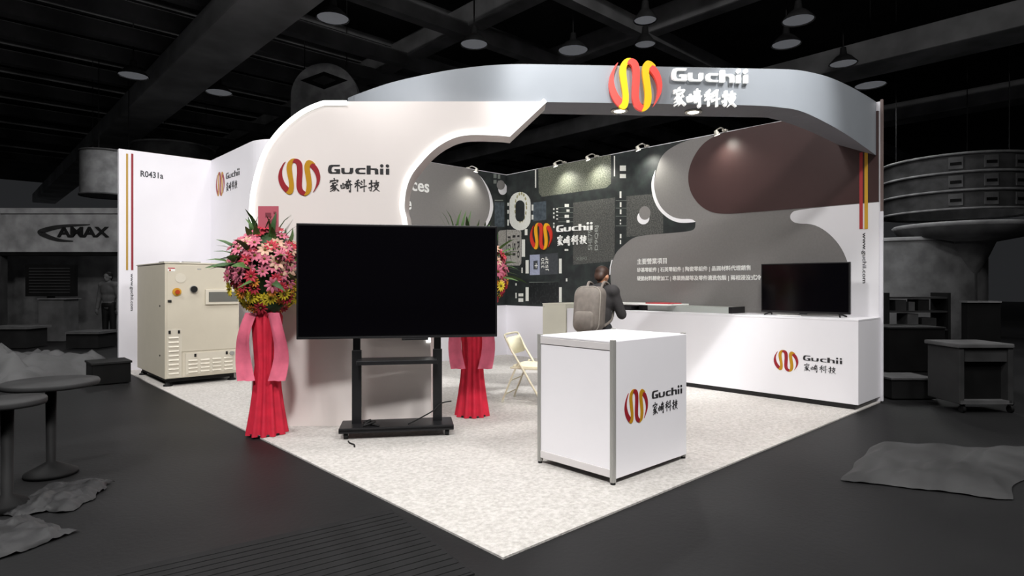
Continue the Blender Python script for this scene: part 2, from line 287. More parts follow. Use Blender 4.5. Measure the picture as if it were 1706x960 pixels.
# ------------------------------------------------------------------ mesh helpers (world coordinates; build() moves the origin to the base)
def basis(o):
    m = o.matrix_basis.copy()
    return (basis(o.parent) @ o.matrix_parent_inverse @ m) if o.parent else m
def set_parent(c, p):
    c.parent = p; c.matrix_parent_inverse = basis(p).inverted()
class MB:
    def __init__(s): s.v = []; s.f = []; s.mi = []; s.sm = []
    def add(s, vs, fs, mi=0, smooth=False):
        n = len(s.v); s.v += [Vector(v) for v in vs]
        for f in fs: s.f.append([n + i for i in f]); s.mi.append(mi); s.sm.append(smooth)
        return s
    def bm(s, b, M=None, mi=0, smooth=False):
        b.verts.ensure_lookup_table(); b.verts.index_update()
        s.add([(M @ v.co) if M else v.co.copy() for v in b.verts], [[v.index for v in f.verts] for f in b.faces], mi, smooth); b.free(); return s
    def box(s, c, size, M=None, bevel=0.0, mi=0):
        b = bmesh.new(); bmesh.ops.create_cube(b, size=1)
        for v in b.verts: v.co = Vector((v.co.x * size[0] + c[0], v.co.y * size[1] + c[1], v.co.z * size[2] + c[2]))
        if bevel: bmesh.ops.bevel(b, geom=b.edges[:], offset=bevel, segments=2, affect='EDGES', profile=0.6)
        return s.bm(b, M, mi)
    def tube(s, pts, r, seg=8, closed=False, mi=0, cap=True, smooth=True):
        pts = [Vector(p) for p in pts]; n = len(pts); rs = r if isinstance(r, (list, tuple)) else [r] * n
        rings = []; prev = None
        for i, p in enumerate(pts):
            if closed: t = pts[(i + 1) % n] - pts[i - 1]
            else: t = pts[min(i + 1, n - 1)] - pts[max(i - 1, 0)]
            t = t.normalized() if t.length > 1e-9 else Vector((0, 0, 1))
            if prev is None:
                a = Vector((0, 0, 1)) if abs(t.z) < 0.9 else Vector((1, 0, 0)); u = t.cross(a).normalized()
            else:
                u = prev - t * prev.dot(t); u = u.normalized() if u.length > 1e-6 else t.orthogonal().normalized()
            prev = u; w = t.cross(u)
            rings.append([p + (u * math.cos(2 * math.pi * k / seg) + w * math.sin(2 * math.pi * k / seg)) * rs[i] for k in range(seg)])
        vs = [q for R in rings for q in R]; fs = []
        m = n if closed else n - 1
        for i in range(m):
            j = (i + 1) % n
            for k in range(seg): fs.append((i * seg + k, i * seg + (k + 1) % seg, j * seg + (k + 1) % seg, j * seg + k))
        s.add(vs, fs, mi, smooth)
        if cap and not closed:
            s.add(rings[0], [tuple(reversed(range(seg)))], mi); s.add(rings[-1], [tuple(range(seg))], mi)
        return s
    def cyl(s, p0, p1, r, r2=None, seg=16, mi=0): return s.tube([p0, p1], [r, r if r2 is None else r2], seg, mi=mi)
    def lathe(s, prof, c, seg=24, mi=0, a0=0.0, a1=2 * math.pi, smooth=True):
        c = Vector(c); full = abs(a1 - a0 - 2 * math.pi) < 1e-6; m = seg if full else seg + 1
        vs = [c + Vector((r * math.cos(a0 + (a1 - a0) * k / seg), r * math.sin(a0 + (a1 - a0) * k / seg), z)) for r, z in prof for k in range(m)]
        fs = []
        for i in range(len(prof) - 1):
            for k in range(seg):
                k2 = (k + 1) % m; fs.append((i * m + k, i * m + k2, (i + 1) * m + k2, (i + 1) * m + k))
        return s.add(vs, fs, mi, smooth)
    def prism(s, pts, d0, d1, fn, mi=0):
        """polygon (a,b) extruded between offsets d0 and d1 with fn(a,b,off)"""
        ar = sum(pts[i][0] * pts[(i + 1) % len(pts)][1] - pts[(i + 1) % len(pts)][0] * pts[i][1] for i in range(len(pts)))
        if ar < 0: pts = pts[::-1]
        n = len(pts); vs = [fn(a, b, d0) for a, b in pts] + [fn(a, b, d1) for a, b in pts]
        fs = [tuple(range(n, 2 * n)), tuple(reversed(range(n)))] + [(i, (i + 1) % n, n + (i + 1) % n, n + i) for i in range(n)]
        return s.add(vs, fs, mi)
    def build(s, name, mats, parent=None, origin=None):
        if not isinstance(mats, (list, tuple)): mats = [mats]
        xs = [v.x for v in s.v]; ys = [v.y for v in s.v]; zs = [v.z for v in s.v]
        o = Vector(origin) if origin is not None else Vector(((min(xs) + max(xs)) / 2, (min(ys) + max(ys)) / 2, min(zs)))
        me = bpy.data.meshes.new(name); me.from_pydata([v - o for v in s.v], [], s.f)
        for m in mats: me.materials.append(MATS[m])
        for p, mi, sm in zip(me.polygons, s.mi, s.sm): p.material_index = mi; p.use_smooth = sm
        me.update()
        ob = bpy.data.objects.new(name, me); ob.location = o; COL.objects.link(ob)
        if parent: set_parent(ob, parent)
        return ob
def empty(name, loc, rz=0.0):
    o = bpy.data.objects.new(name, None); o.empty_display_size = 0.2; COL.objects.link(o); o.location = loc; o.rotation_euler = (0, 0, rz); return o
def tag(o, label, cat, group=None):
    o['label'] = label; o['category'] = cat
    if group: o['group'] = group
    return o
def struct(o): o['kind'] = 'structure'; return o
def copy_tree(o, loc, rz=None):
    c = o.copy(); COL.objects.link(c); c.location = loc
    if rz is not None: c.rotation_euler = (0, 0, rz)
    for ch in [x for x in bpy.data.objects if x.parent == o]:
        k = ch.copy(); COL.objects.link(k); k.parent = c
        for g in [x for x in bpy.data.objects if x.parent == ch]:
            q = g.copy(); COL.objects.link(q); q.parent = k
    return c
def xf(loc, rz=0.0, rx=0.0, ry=0.0):
    return Matrix.Translation(loc) @ Matrix.Rotation(rz, 4, 'Z') @ Matrix.Rotation(ry, 4, 'Y') @ Matrix.Rotation(rx, 4, 'X')
def crom(pts, n=6):
    """smooth open curve through the points"""
    P = [Vector((*p, 0)) if len(p) == 2 else Vector(p) for p in pts]; out = []
    for i in range(len(P) - 1):
        a = P[max(i - 1, 0)]; b = P[i]; c = P[i + 1]; d = P[min(i + 2, len(P) - 1)]
        for k in range(n):
            t = k / n
            out.append(0.5 * ((2 * b) + (c - a) * t + (2 * a - 5 * b + 4 * c - d) * t * t + (3 * b - a - 3 * c + d) * t ** 3))
    out.append(P[-1])
    return [(v.x, v.y) if len(pts[0]) == 2 else v for v in out]
def cromc(pts, n=4):
    """smooth closed outline"""
    P = [Vector((*p, 0)) for p in pts]; m = len(P); out = []
    for i in range(m):
        a, b, c, d = P[i - 1], P[i], P[(i + 1) % m], P[(i + 2) % m]
        for k in range(n):
            t = k / n; v = 0.5 * ((2 * b) + (c - a) * t + (2 * a - 5 * b + 4 * c - d) * t * t + (3 * b - a - 3 * c + d) * t ** 3); out.append((v.x, v.y))
    return out
def arc(c, r, a0, a1, n=10): return [(c[0] + r * math.cos(math.radians(a0 + (a1 - a0) * i / n)), c[1] + r * math.sin(math.radians(a0 + (a1 - a0) * i / n))) for i in range(n + 1)]

# lettering with the built-in font, fitted to a box on a frame
def text_on(name, body, key, m, parent, off0=0.0, depth=0.004, vert=False, bold=0.0, box=None, heavy=0.0):
    fr, a0, a1, b, t = box or TEXT[key]; F = FR[fr]
    cu = bpy.data.curves.new('lettering', 'FONT'); cu.body = body; cu.size = 1; cu.extrude = 0.01; cu.offset = bold; cu.resolution_u = 3
    ob = bpy.data.objects.new('lettering', cu); COL.objects.link(ob)
    dg = bpy.context.evaluated_depsgraph_get(); dg.update()
    me = bpy.data.meshes.new_from_object(ob.evaluated_get(dg)); vs = [v.co.copy() for v in me.vertices]; fs = [tuple(p.vertices) for p in me.polygons]
    bpy.data.objects.remove(ob); bpy.data.curves.remove(cu); bpy.data.meshes.remove(me)
    if vert == 'up': vs = [Vector((-v.y, v.x, v.z)) for v in vs]
    elif vert: vs = [Vector((v.y, -v.x, v.z)) for v in vs]
    x0 = min(v.x for v in vs); x1 = max(v.x for v in vs); y0 = min(v.y for v in vs); y1 = max(v.y for v in vs); z0 = min(v.z for v in vs); z1 = max(v.z for v in vs)
    mb = MB(); mb.add([F.p(a0 + (v.x - x0) / (x1 - x0) * (a1 - a0), b + (v.y - y0) / (y1 - y0) * (t - b), off0 + (v.z - z0) / (z1 - z0) * depth) for v in vs], fs)
    if heavy:
        base = list(mb.v); fcs = [tuple(f) for f in mb.f]
        for k, (da, db) in enumerate(((heavy, 0), (0, heavy), (heavy, heavy))): mb.add([v + F.ex * da + F.z * db + F.n * 0.0005 * (k + 1) for v in base], fcs)
    return mb.build(name, m, parent)

# the firm's mark: five ribbon pieces, a wide Latin word and four brushed characters
EMB = [
 ('r', [(200,155),(172,178),(150,215),(125,262),(110,320),(107,365),(118,425),(145,485),(180,530),(210,553),(232,525),(243,492),(205,448),(178,400),(160,345),(155,290),(163,240),(180,195)]),
 ('g', [(335,119),(290,116),(247,143),(222,187),(214,250),(226,330),(241,400),(247,465),(235,520),(208,551),(232,570),(258,575),(287,560),(303,520),(307,460),(300,390),(287,300),(281,235),(286,190),(304,163)]),
 ('r', [(330,117),(370,126),(402,158),(417,212),(418,300),(412,400),(411,470),(425,515),(455,540),(470,560),(452,590),(405,580),(365,548),(343,480),(343,390),(349,290),(345,215),(328,175),(303,165),(288,172),(302,138)]),
 ('g', [(500,134),(466,153),(446,197),(445,260),(459,350),(470,420),(470,480),(460,545),(440,590),(482,581),(520,545),(537,480),(534,400),(520,300),(511,240),(522,200),(548,181),(580,183),(545,148)]),
 ('r', [(514,216),(530,190),(552,178),(592,205),(626,262),(645,340),(636,420),(600,490),(555,548),(585,482),(600,405),(588,330),(556,268)]),
]
LAT = [
 [(900,195),(790,195),(762,203),(749,232),(745,265),(752,292),(775,303),(900,305),(900,250),(828,250),(828,264),(852,266),(852,290),(803,290),(788,268),(795,226),(815,211),(895,210)],
 [(917,235),(957,235),(957,282),(970,295),(1012,295),(1026,283),(1028,235),(1070,235),(1069,288),(1052,306),(938,306),(918,292)],
 [(1225,235),(1130,235),(1105,245),(1095,271),(1105,298),(1130,308),(1225,308),(1225,296),(1162,296),(1141,284),(1141,260),(1162,248),(1225,248)],
 [(1243,205),(1293,205),(1293,240),(1368,240),(1389,254),(1393,312),(1349,312),(1348,266),(1336,253),(1293,253),(1293,312),(1243,312)],
 [(1415,245),(1456,245),(1456,315),(1415,315)], [(1490,245),(1532,245),(1532,316),(1490,316)],
 [(1436 + 22 * math.cos(i * 0.4488), 206 + 19 * math.sin(i * 0.4488)) for i in range(14)],
 [(1509 + 22 * math.cos(i * 0.4488), 208 + 19 * math.sin(i * 0.4488)) for i in range(14)],
]
HAN = [
 ((755,360,890,538), [[(50,3),(57,15)],[(18,20),(12,36)],[(18,24),(55,19),(88,17),(76,32)],[(30,39),(70,35)],[(50,38),(38,52),(14,64)],[(40,48),(58,64),(61,84),(46,97)],[(52,58),(35,72),(14,82)],[(57,72),(38,88),(14,98)],[(82,46),(62,58)],[(58,56),(74,78),(98,95)]]),
 ((908,372,1055,542), [[(21,32),(20,68)],[(5,46),(6,72),(36,67)],[(37,40),(36,70)],[(46,22),(92,17)],[(69,3),(62,28),(43,42)],[(72,26),(88,38)],[(42,49),(100,43)],[(52,58),(53,75)],[(52,58),(71,55),(68,72)],[(53,73),(68,71)],[(85,46),(85,97),(72,88)]]),
 ((1085,378,1240,537), [[(38,5),(12,18)],[(2,36),(48,27)],[(26,12),(26,98)],[(26,36),(3,66)],[(28,42),(46,56)],[(56,14),(67,26)],[(52,33),(64,44)],[(46,66),(101,53)],[(81,3),(80,100)]]),
 ((1265,388,1408,542), [[(4,31),(44,24)],[(27,2),(26,88),(12,80)],[(2,68),(44,48)],[(48,27),(97,21)],[(71,2),(70,42)],[(50,45),(88,39),(70,70),(40,96)],[(55,50),(72,74),(100,94)]]),
]
def logo_on(key, parent, kind, depth=0.005, off=0.0, weight=0.85):
    fr, a0, a1, b0, t0 = LOGO[key]; F = FR[fr]
    P = lambda x, y, o: F.p(a0 + (x - 105) / 1427 * (a1 - a0), t0 - (y - 112) / 478 * (t0 - b0), o)
    red, gold, ink = {'print': ('print_red', 'print_gold', 'print_black'), 'sign': ('sign_red', 'sign_gold', 'sign_lit'), 'wall': ('wall_red', 'wall_gold', 'sign_white')}[kind]
    mb = MB()
    for i, (k, pts) in enumerate(EMB):
        mb.prism(cromc(pts, 4), off, off + depth * (1.0 + 0.06 * i), P, 0 if k == 'r' else 1)
    e = mb.build('company_emblem', [red, gold], parent); e['label'] = 'red and gold ribbon emblem'
    mb = MB()
    for pts in LAT: mb.prism(pts, off, off + depth, P)
    l = mb.build('company_lettering', ink, parent)
    mb = MB()
    for (x0, y0, x1, y1), strokes in HAN:
        for q, st in enumerate(strokes):
            pts = crom([(x0 + x / 100 * (x1 - x0), y0 + y / 100 * (y1 - y0)) for x, y in st], 5); n = len(pts); L = []; R = []
            for i, p in enumerate(pts):
                a = Vector(pts[max(i - 1, 0)]); c = Vector(pts[min(i + 1, n - 1)]); d = (c - a).normalized(); t = i / (n - 1)
                w = weight * (9.5 - 4.5 * t + 3.0 * math.sin(t * math.pi * 2 + q)) * 0.95
                w = max(w, 3.2 * weight); L.append((p[0] - d.y * w, p[1] + d.x * w)); R.append((p[0] + d.y * w, p[1] - d.x * w))
            mb.prism(L + R[::-1], off, off + depth * (1 + 0.02 * q), P)
    mb.build('company_characters', ink, parent)

# ------------------------------------------------------------------ setting: hall floor, ceiling, stand walls
H = 3.56
f = MB(); f.add([(-30, -30, 0), (60, -30, 0), (60, 60, 0), (-30, 60, 0)], [(0, 1, 2, 3)])
struct(f.build('floor', 'hall_floor', origin=(0, 0, 0)))
c = MB(); c.add([(-40, -40, 11), (70, -40, 11), (70, 70, 11), (-40, 70, 11)], [(3, 2, 1, 0)])
ceil = struct(c.build('ceiling', 'ceiling_black', origin=(15, 15, 11)))
for X0, X1, zb, mm in ((2.85, 4.35, 8.0, 'ceiling_duct'), (18.0, 19.5, 8.0, 'ceiling_steel'), (25.8, 26.9, 8.0, 'ceiling_steel'), (9.4, 10.0, 9.2, 'ceiling_steel'), (13.4, 13.9, 9.0, 'ceiling_steel'), (-3.5, -2.6, 8.6, 'ceiling_steel')):
    MB().box(((X0 + X1) / 2, 22, zb + 0.35), (X1 - X0, 76, 0.7), bevel=0.06).build('duct', mm, ceil)
for Y0 in (8.5, 12.2, 15.5, 17.6, 19.6, 21.6, 24.5, 28.2, 32.5, 38.0, 45.0):
    MB().box((16, Y0, 9.1), (76, 0.35, 0.45)).build('beam', 'ceiling_steel', ceil)
    MB().box((16, Y0 + 0.9, 9.9), (76, 0.16, 0.2)).build('purlin', 'ceiling_steel', ceil)

carpet = MB().box((3.0, 4.525, 0.006), (6.0, 9.05, 0.012)).build('booth_carpet', 'carpet')
tag(carpet, 'pale grey needle-felt carpet covering the whole bright exhibition stand', 'carpet')
Z0 = 0.012
# right wall with its printed graphics
wr = struct(MB().box((6.015, 3.325, (H + Z0) / 2), (0.03, 6.65, H - Z0)).build('wall_right', 'white_wall'))
F = FR['R']
def panel(name, key, m, parent, t, smooth=False, fr='R', pts=None):
    p = clampz(pts or POLY[key])
    if key in ('grey', 'brown', 'white', 'crescent', 'back_white', 'back_grey'): p = rounded(p)
    return MB().prism(p, 0.0, t, FR[fr].p).build(name, m, parent)
panel('circuit_print', None, 'board_black', wr, 0.003, pts=[(-6.55, 0.985), (-0.3, 0.985), (-0.3, 3.55), (-6.55, 3.55)])
for k, m in (('chip_top', 'chip_olive'), ('chip_main', 'chip_grey'), ('chip_far', 'chip_grey'), ('chip_small', 'chip_blue'), ('cap_light', 'cap_light'), ('cap_dark', 'cap_dark'), ('box_low', 'low_dark'), ('metal_r', 'chip_metal')):
    panel('printed_chip', k, m, wr, 0.0045)
panel('printed_chip', 'cap_notch', 'cap_dark', wr, 0.0055)
for i in range(42): panel('solder_pad', 'pad%d' % i, 'pad_white', wr, 0.005)
for i in range(9): panel('circuit_trace', 'line%d' % i, 'trace_grey', wr, 0.0042)
panel('ring_hole', 'ring_out', 'pad_white', wr, 0.006); panel('ring_hole', 'ring_gold', 'pad_white', wr, 0.007); panel('ring_hole', 'ring_in', 'board_black', wr, 0.009)
for k in range(16):
    a = k * 0.4 + 0.2; cx, cz = -6.143, 2.877
    pts = [(cx + math.cos(a + da) * rr * 0.175, cz + math.sin(a + da) * rr * 0.29) for da, rr in ((-0.12, 0.86), (0.12, 0.8), (0.14, 1.0), (-0.1, 1.05))]
    panel('gold_fleck', None, 'gold_fleck', wr, 0.008, pts=pts)
panel('grey_graphic', 'grey', 'graphic_grey', wr, 0.008)
panel('white_crescent', 'crescent', 'graphic_white', wr, 0.010); panel('white_crescent', 'thincres', 'graphic_white', wr, 0.010)
panel('white_dot', 'dot_white', 'graphic_white', wr, 0.0055); panel('grey_dot', 'dot', 'graphic_grey', wr, 0.008)
panel('white_graphic', 'white', 'graphic_white', wr, 0.0105)
panel('brown_graphic', 'brown', 'graphic_brown', wr, 0.012)
b = MB(); e0 = clampz(POLY['brown'], 3.5); 
b.prism([(-0.32, 2.262), (-1.95, 2.262), (-1.95, 2.274), (-0.32, 2.274)], 0, 0.013, F.p)
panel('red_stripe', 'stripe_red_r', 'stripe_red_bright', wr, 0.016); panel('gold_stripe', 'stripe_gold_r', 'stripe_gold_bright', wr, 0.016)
text_on('web_address', 'www.guchii.com', 'web_r', 'print_black', wr, 0.0105, 0.002, vert=True, bold=0.012)
text_on('wall_lettering', '主要營業項目', 'head', 'sign_white', wr, 0.008, 0.002, heavy=0.004)
text_on('wall_lettering', '矽基零組件 | 石英零組件 | 陶瓷零組件 | 晶圓材料代理銷售', 'line2', 'sign_white', wr, 0.008, 0.002, heavy=0.004)
text_on('wall_lettering', '硬脆材料精密加工 | 專業熱壓等及零件清洗包裝 | 兩相浸沒式冷', 'line3', 'sign_white', wr, 0.008, 0.002, heavy=0.004)
for k, s_ in (('t1', '1R0'), ('t2', '15I'), ('t3', 'R0T'), ):
    text_on('chip_lettering', s_, k, 'print_black', wr, 0.0045, 0.001, vert=True, bold=0.01)
for k, s_ in (('five', '5HE79'), ('nine', 'D9QBJ')):
    fr, a0, a1, bb, tt = TEXT[k]
    o = text_on('chip_lettering', s_, k, 'chip_ink', wr, 0.0045, 0.001, vert='up')
text_on('chip_lettering', '330', 'cap1', 'pad_white', wr, 0.0045, 0.001, vert='up', bold=0.01); text_on('chip_lettering', 'J52F', 'cap2', 'pad_white', wr, 0.0045, 0.001, vert='up', bold=0.01)
text_on('chip_lettering', 'XBF0', 'xbf', 'trace_grey', wr, 0.0045, 0.001)
text_on('chip_lettering', '+', None, 'pad_white', wr, 0.0055, 0.001, box=('R', -5.765, -5.685, 1.70, 1.79))
logo_on('right', wr, 'wall', 0.02, 0.003, weight=1.25)
MB().box((6.012, -0.013, 2.92), (0.03, 0.026, 1.32)).build('end_post', 'post_brown', wr)
MB().box((6.012, -0.013, 1.14), (0.03, 0.026, 2.24)).build('end_post', 'white_wall', wr)
# back wall (front of the store room)
wb = struct(MB().box((3.9, 6.60, (H + Z0) / 2), (4.2, 0.1, H - Z0)).build('wall_back', 'white_wall'))
panel('circuit_print', None, 'board_black', wb, 0.003, fr='B', pts=[(4.4, 0.985), (5.995, 0.985), (5.995, 3.55), (4.4, 3.55)])
panel('white_crescent', 'back_white', 'graphic_white', wb, 0.006, fr='B'); panel('grey_graphic', 'back_grey', 'graphic_grey', wb, 0.009, fr='B')
panel('white_dot', None, 'graphic_white', wb, 0.0055, fr='B', pts=[(min(a, 5.994), b_) for a, b_ in POLY['dot_b_white']]); panel('grey_dot', 'dot_b', 'graphic_grey', wb, 0.007, fr='B')
panel('printed_chip', 'metal_b', 'chip_metal', wb, 0.0045, fr='B', pts=[(min(a, 5.995), b_) for a, b_ in POLY['metal_b']]); panel('printed_chip', 'bchip', 'chip_blue', wb, 0.0045, fr='B')
for i in range(5): panel('solder_pad', 'bpad%d' % i, 'trace_grey', wb, 0.005, fr='B')
text_on('wall_lettering', 'ces', 'ces', 'sign_white', wb, 0.009, 0.004, bold=0.02); text_on('wall_lettering', 'e', 'e', 'sign_white', wb, 0.009, 0.004, bold=0.02)
# side wall of the store room with its rounded corner
path = [(1.29, 9.05), (1.29, 8.0), (1.29, 7.15)] + arc((1.84, 7.15), 0.55, 180, 262, 10)
mb = MB(); n = len(path); th = 0.08; nor = []
for i, p in enumerate(path):
    a = Vector(path[max(i - 1, 0)]); c_ = Vector(path[min(i + 1, n - 1)]); d = (c_ - a).normalized(); nor.append((-d.y, d.x))
vs = []
for (x, y), (nx, ny) in zip(path, nor): vs += [(x, y, Z0), (x, y, H), (x + nx * th, y + ny * th, Z0), (x + nx * th, y + ny * th, H)]
fs = []
for i in range(n - 1):
    k = 4 * i; fs += [(k, k + 4, k + 5, k + 1), (k + 2, k + 3, k + 7, k + 6), (k + 1, k + 5, k + 7, k + 3), (k, k + 2, k + 6, k + 4)]
fs += [(0, 1, 3, 2), (4 * n - 4, 4 * n - 2, 4 * n - 1, 4 * n - 3)]
mb.add(vs, fs); ws = struct(mb.build('wall_side', 'white_wall'))
logo_on('side', ws, 'print', 0.004)
wl = struct(MB().box((0.645, 9.10, (H + Z0) / 2), (1.45, 0.1, H - Z0)).build('wall_left', 'white_wall'))
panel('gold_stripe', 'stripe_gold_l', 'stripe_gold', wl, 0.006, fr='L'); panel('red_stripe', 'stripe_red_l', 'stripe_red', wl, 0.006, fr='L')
text_on('stand_number', 'R0431a', 'code', 'print_grey', wl, 0, 0.003, bold=0.022)
text_on('web_address', 'www.guchii.com', 'web_l', 'print_grey', wl, 0, 0.003, vert=True, bold=0.01)

# ------------------------------------------------------------------ curved canopy beam
FB = [(1.327, 4.16), (1.33, 4.08), (1.333, 4.03), (1.338, 3.95), (1.404, 3.37), (1.562, 2.817), (1.735, 2.43), (1.975, 2.087), (2.419, 1.696), (3.111, 1.121), (3.815, 0.537), (4.05, 0.345), (4.25, 0.215), (4.62, 0.105), (5.1, 0.055), (5.6, 0.04), (5.985, 0.04)]
HB = [3.19] * 10 + [3.19, 3.175, 3.148, 3.075, 3.015, 2.96, 2.925]
P3 = crom([(x, y, z) for (x, y), z in zip(FB, HB)], 5)
n = len(P3); outer = []; inner = []
for i, p in enumerate(P3):
    d = (P3[min(i + 1, n - 1)] - P3[max(i - 1, 0)]); d.z = 0; d.normalize(); nn = Vector((-d.y, d.x, 0))
    t = 0.42
    q = p + nn * t; q.z = 3.19 if p.z > 3.17 else 3.19 - (3.17 - p.z) * 0.28
    if q.x > 5.985: q.x = 5.985
    outer.append(p); inner.append(q)
cb = empty('canopy_beam', (3.4, 1.2, 3.0))
tag(cb, 'curved silver-grey overhead canopy beam sweeping across the stand entrance', 'canopy beam')
mb = MB()
for i in range(n - 1):
    a, b2 = outer[i], outer[i + 1]
    mb.add([a, b2, Vector((b2.x, b2.y, H)), Vector((a.x, a.y, H))], [(0, 1, 2, 3)], 0, True)
fa = mb.build('front_face', 'fascia_grey', cb)
bmx = bmesh.new(); bmx.from_mesh(fa.data); bmesh.ops.remove_doubles(bmx, verts=bmx.verts, dist=1e-4); bmx.to_mesh(fa.data); bmx.free()
mb = MB()
for i in range(n - 1):
    mb.add([outer[i], inner[i], inner[i + 1], outer[i + 1]], [(0, 1, 2, 3)], 0, False)
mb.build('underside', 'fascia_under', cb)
mb = MB()
for i in range(n - 1):
    a, b2 = inner[i], inner[i + 1]
    mb.add([b2, a, Vector((a.x, a.y, H)), Vector((b2.x, b2.y, H))], [(0, 1, 2, 3)], 0, True)
    mb.add([Vector((outer[i].x, outer[i].y, H)), Vector((outer[i + 1].x, outer[i + 1].y, H)), Vector((b2.x, b2.y, H)), Vector((a.x, a.y, H))], [(0, 1, 2, 3)], 0, False)
mb.add([outer[0], Vector((outer[0].x, outer[0].y, H)), Vector((inner[0].x, inner[0].y, H)), inner[0]], [(0, 1, 2, 3)])
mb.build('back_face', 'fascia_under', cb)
logo_on('fascia', cb, 'sign', 0.032, 0.004, weight=1.25)
for x, y in ((2.987, 1.527), (3.582, 1.034)):
    dl = empty('downlight', (x, y, 3.15)); tag(dl, 'recessed round downlight in the beam underside below the ' + ('ribbon emblem' if x < 3.2 else 'white brushed characters'), 'downlight', 'downlights in the canopy beam')
    MB().lathe([(0.055, 3.189), (0.085, 3.189), (0.09, 3.18), (0.085, 3.172), (0.055, 3.175)], (x, y, 0), 24).build('trim_ring', 'spot_body', dl)
    MB().lathe([(0.001, 3.176), (0.058, 3.178), (0.058, 3.186)], (x, y, 0), 20).build('lens', 'lamp_glow', dl)
    sd = bpy.data.lights.new('downlight_beam', 'SPOT'); sd.energy = 60; sd.spot_size = 1.6; sd.spot_blend = 0.6; sd.shadow_soft_size = 0.06; sd.color = (1, 0.96, 0.9)
    so = bpy.data.objects.new('downlight_beam', sd); COL.objects.link(so); so.location = (x, y, 3.13); set_parent(so, dl)

# ------------------------------------------------------------------ shaped partition with lit edges
FP = FR['P']
left = crom(POLY['part_l'], 5); tip = POLY['part_r'][0:2]; low = crom(POLY['part_r'][1:], 5)
left = [(a, min(b, 3.188)) for a, b in left]
outline = [(-2.545, Z0)] + left + [(0.335, 3.188)] + low + [(-0.79, Z0)]
pt = empty('display_partition', FP.p(-1.6, Z0, -0.15))
tag(pt, 'tall warm-white shaped partition with light-edged curved arm, behind the big screen', 'partition')
MB().prism(outline, -0.30, 0.0, FP.p).build('shaped_board', 'partition_white', pt)
def strip(pts, name):
    w = 0.022
    mb = MB(); n = len(pts); L = []; R = []
    for i, p in enumerate(pts):
        a = Vector(pts[max(i - 1, 0)]); c_ = Vector(pts[min(i + 1, n - 1)]); d = (c_ - a).normalized()
        L.append((p[0] + d.y * w * 1.7, p[1] - d.x * w * 1.7)); R.append((p[0] - d.y * w * 0.25, p[1] + d.x * w * 0.25))
    mb.prism(L + R[::-1], 0.0, 0.018, FP.p); return mb.build(name, 'led_white', pt)
strip([(-2.548, 1.25), (-2.552, 1.6)] + left[:-1], 'light_strip')
strip([(0.335, 3.185), (-0.024, 2.848)], 'light_strip')
strip(low[:-3], 'light_strip')
logo_on('partition', pt, 'print', 0.006)

# ------------------------------------------------------------------ counters and desk
ct = empty('wall_counter', (5.62, 2.1, Z0)); tag(ct, 'long white counter against the graphic wall with small screen standing on it', 'counter')
MB().box((5.62, 2.14, 0.53), (0.75, 4.28, 0.92), bevel=0.004).build('body', 'white_board', ct)
MB().box((5.62, 2.14, 0.999), (0.754, 4.284, 0.018), bevel=0.003).build('top_board', 'white_board', ct)
MB().box((5.63, 2.14, 0.041), (0.72, 4.2, 0.058)).build('plinth', 'black_plastic', ct)
logo_on('counter', ct, 'print', 0.003, 0.0005)
cc = empty('end_cabinet', (5.6, 4.56, Z0)); tag(cc, 'cream cabinet at the far end of the long white counter', 'cabinet')
MB().box((5.6, 4.56, 0.545), (0.72, 0.52, 1.04), bevel=0.004).build('body', 'cream_board', cc)
MB().box((5.6, 4.56, 1.072), (0.73, 0.53, 0.016), bevel=0.003).build('top_board', 'cream_board', cc)
MB().box((5.6, 4.56, 0.02), (0.68, 0.48, 0.016)).build('plinth', 'black_plastic', cc)
for zz in (1.02, 0.2): MB().cyl((5.2365, 4.79, zz), (5.242, 4.79, zz), 0.008, seg=8).build('screw', 'alu', cc)

dk = empty('reception_desk', (1.77, 0.67, Z0)); tag(dk, 'white box desk with aluminium corner posts and emblem, nearest the front corner', 'desk')
X0, X1, Y0, Y1 = 1.29, 2.245, 0.30, 1.035
MB().box(((X0 + X1) / 2, Y0 + 0.008, 0.525), (X1 - X0 - 0.03, 0.016, 0.95)).build('front_panel', 'white_board', dk)
MB().box((X0 + 0.014, (Y0 + Y1) / 2, 0.52), (0.012, Y1 - Y0 - 0.06, 0.83)).build('side_panel', 'white_board', dk)
MB().box((X1 - 0.012, (Y0 + Y1) / 2, 0.52), (0.012, Y1 - Y0 - 0.04, 0.92)).build('side_panel', 'white_board', dk)
MB().box(((X0 + X1) / 2, Y1 - 0.012, 0.52), (X1 - X0 - 0.04, 0.012, 0.92)).build('back_panel', 'white_board', dk)
MB().box(((X0 + X1) / 2, (Y0 + Y1) / 2, 0.998), (X1 - X0 - 0.01, Y1 - Y0 - 0.01, 0.012), bevel=0.003).build('top_board', 'white_board', dk)
for zz, hh in ((0.965, 0.05), (0.085, 0.055)):
    MB().box((X0 + 0.012, (Y0 + Y1) / 2, zz), (0.02, Y1 - Y0 - 0.05, hh), bevel=0.003).build('side_rail', 'rail_white', dk)
for x, y in ((X0 + 0.015, Y0 + 0.012), (X0 + 0.015, Y1 - 0.018), (X1 - 0.018, Y1 - 0.018), (X1 - 0.016, Y0 + 0.028)):
    mb = MB()
    for k in range(8):
        a = k * math.pi / 4; mb.box((x + 0.014 * math.cos(a), y + 0.014 * math.sin(a), 0.52), (0.012, 0.012, 0.985), bevel=0.002)
    mb.build('corner_post', 'alu', dk)
    MB().cyl((x, y, Z0), (x, y, 0.03), 0.018, seg=12).build('foot', 'rubber', dk)
logo_on('desk', dk, 'print', 0.003)

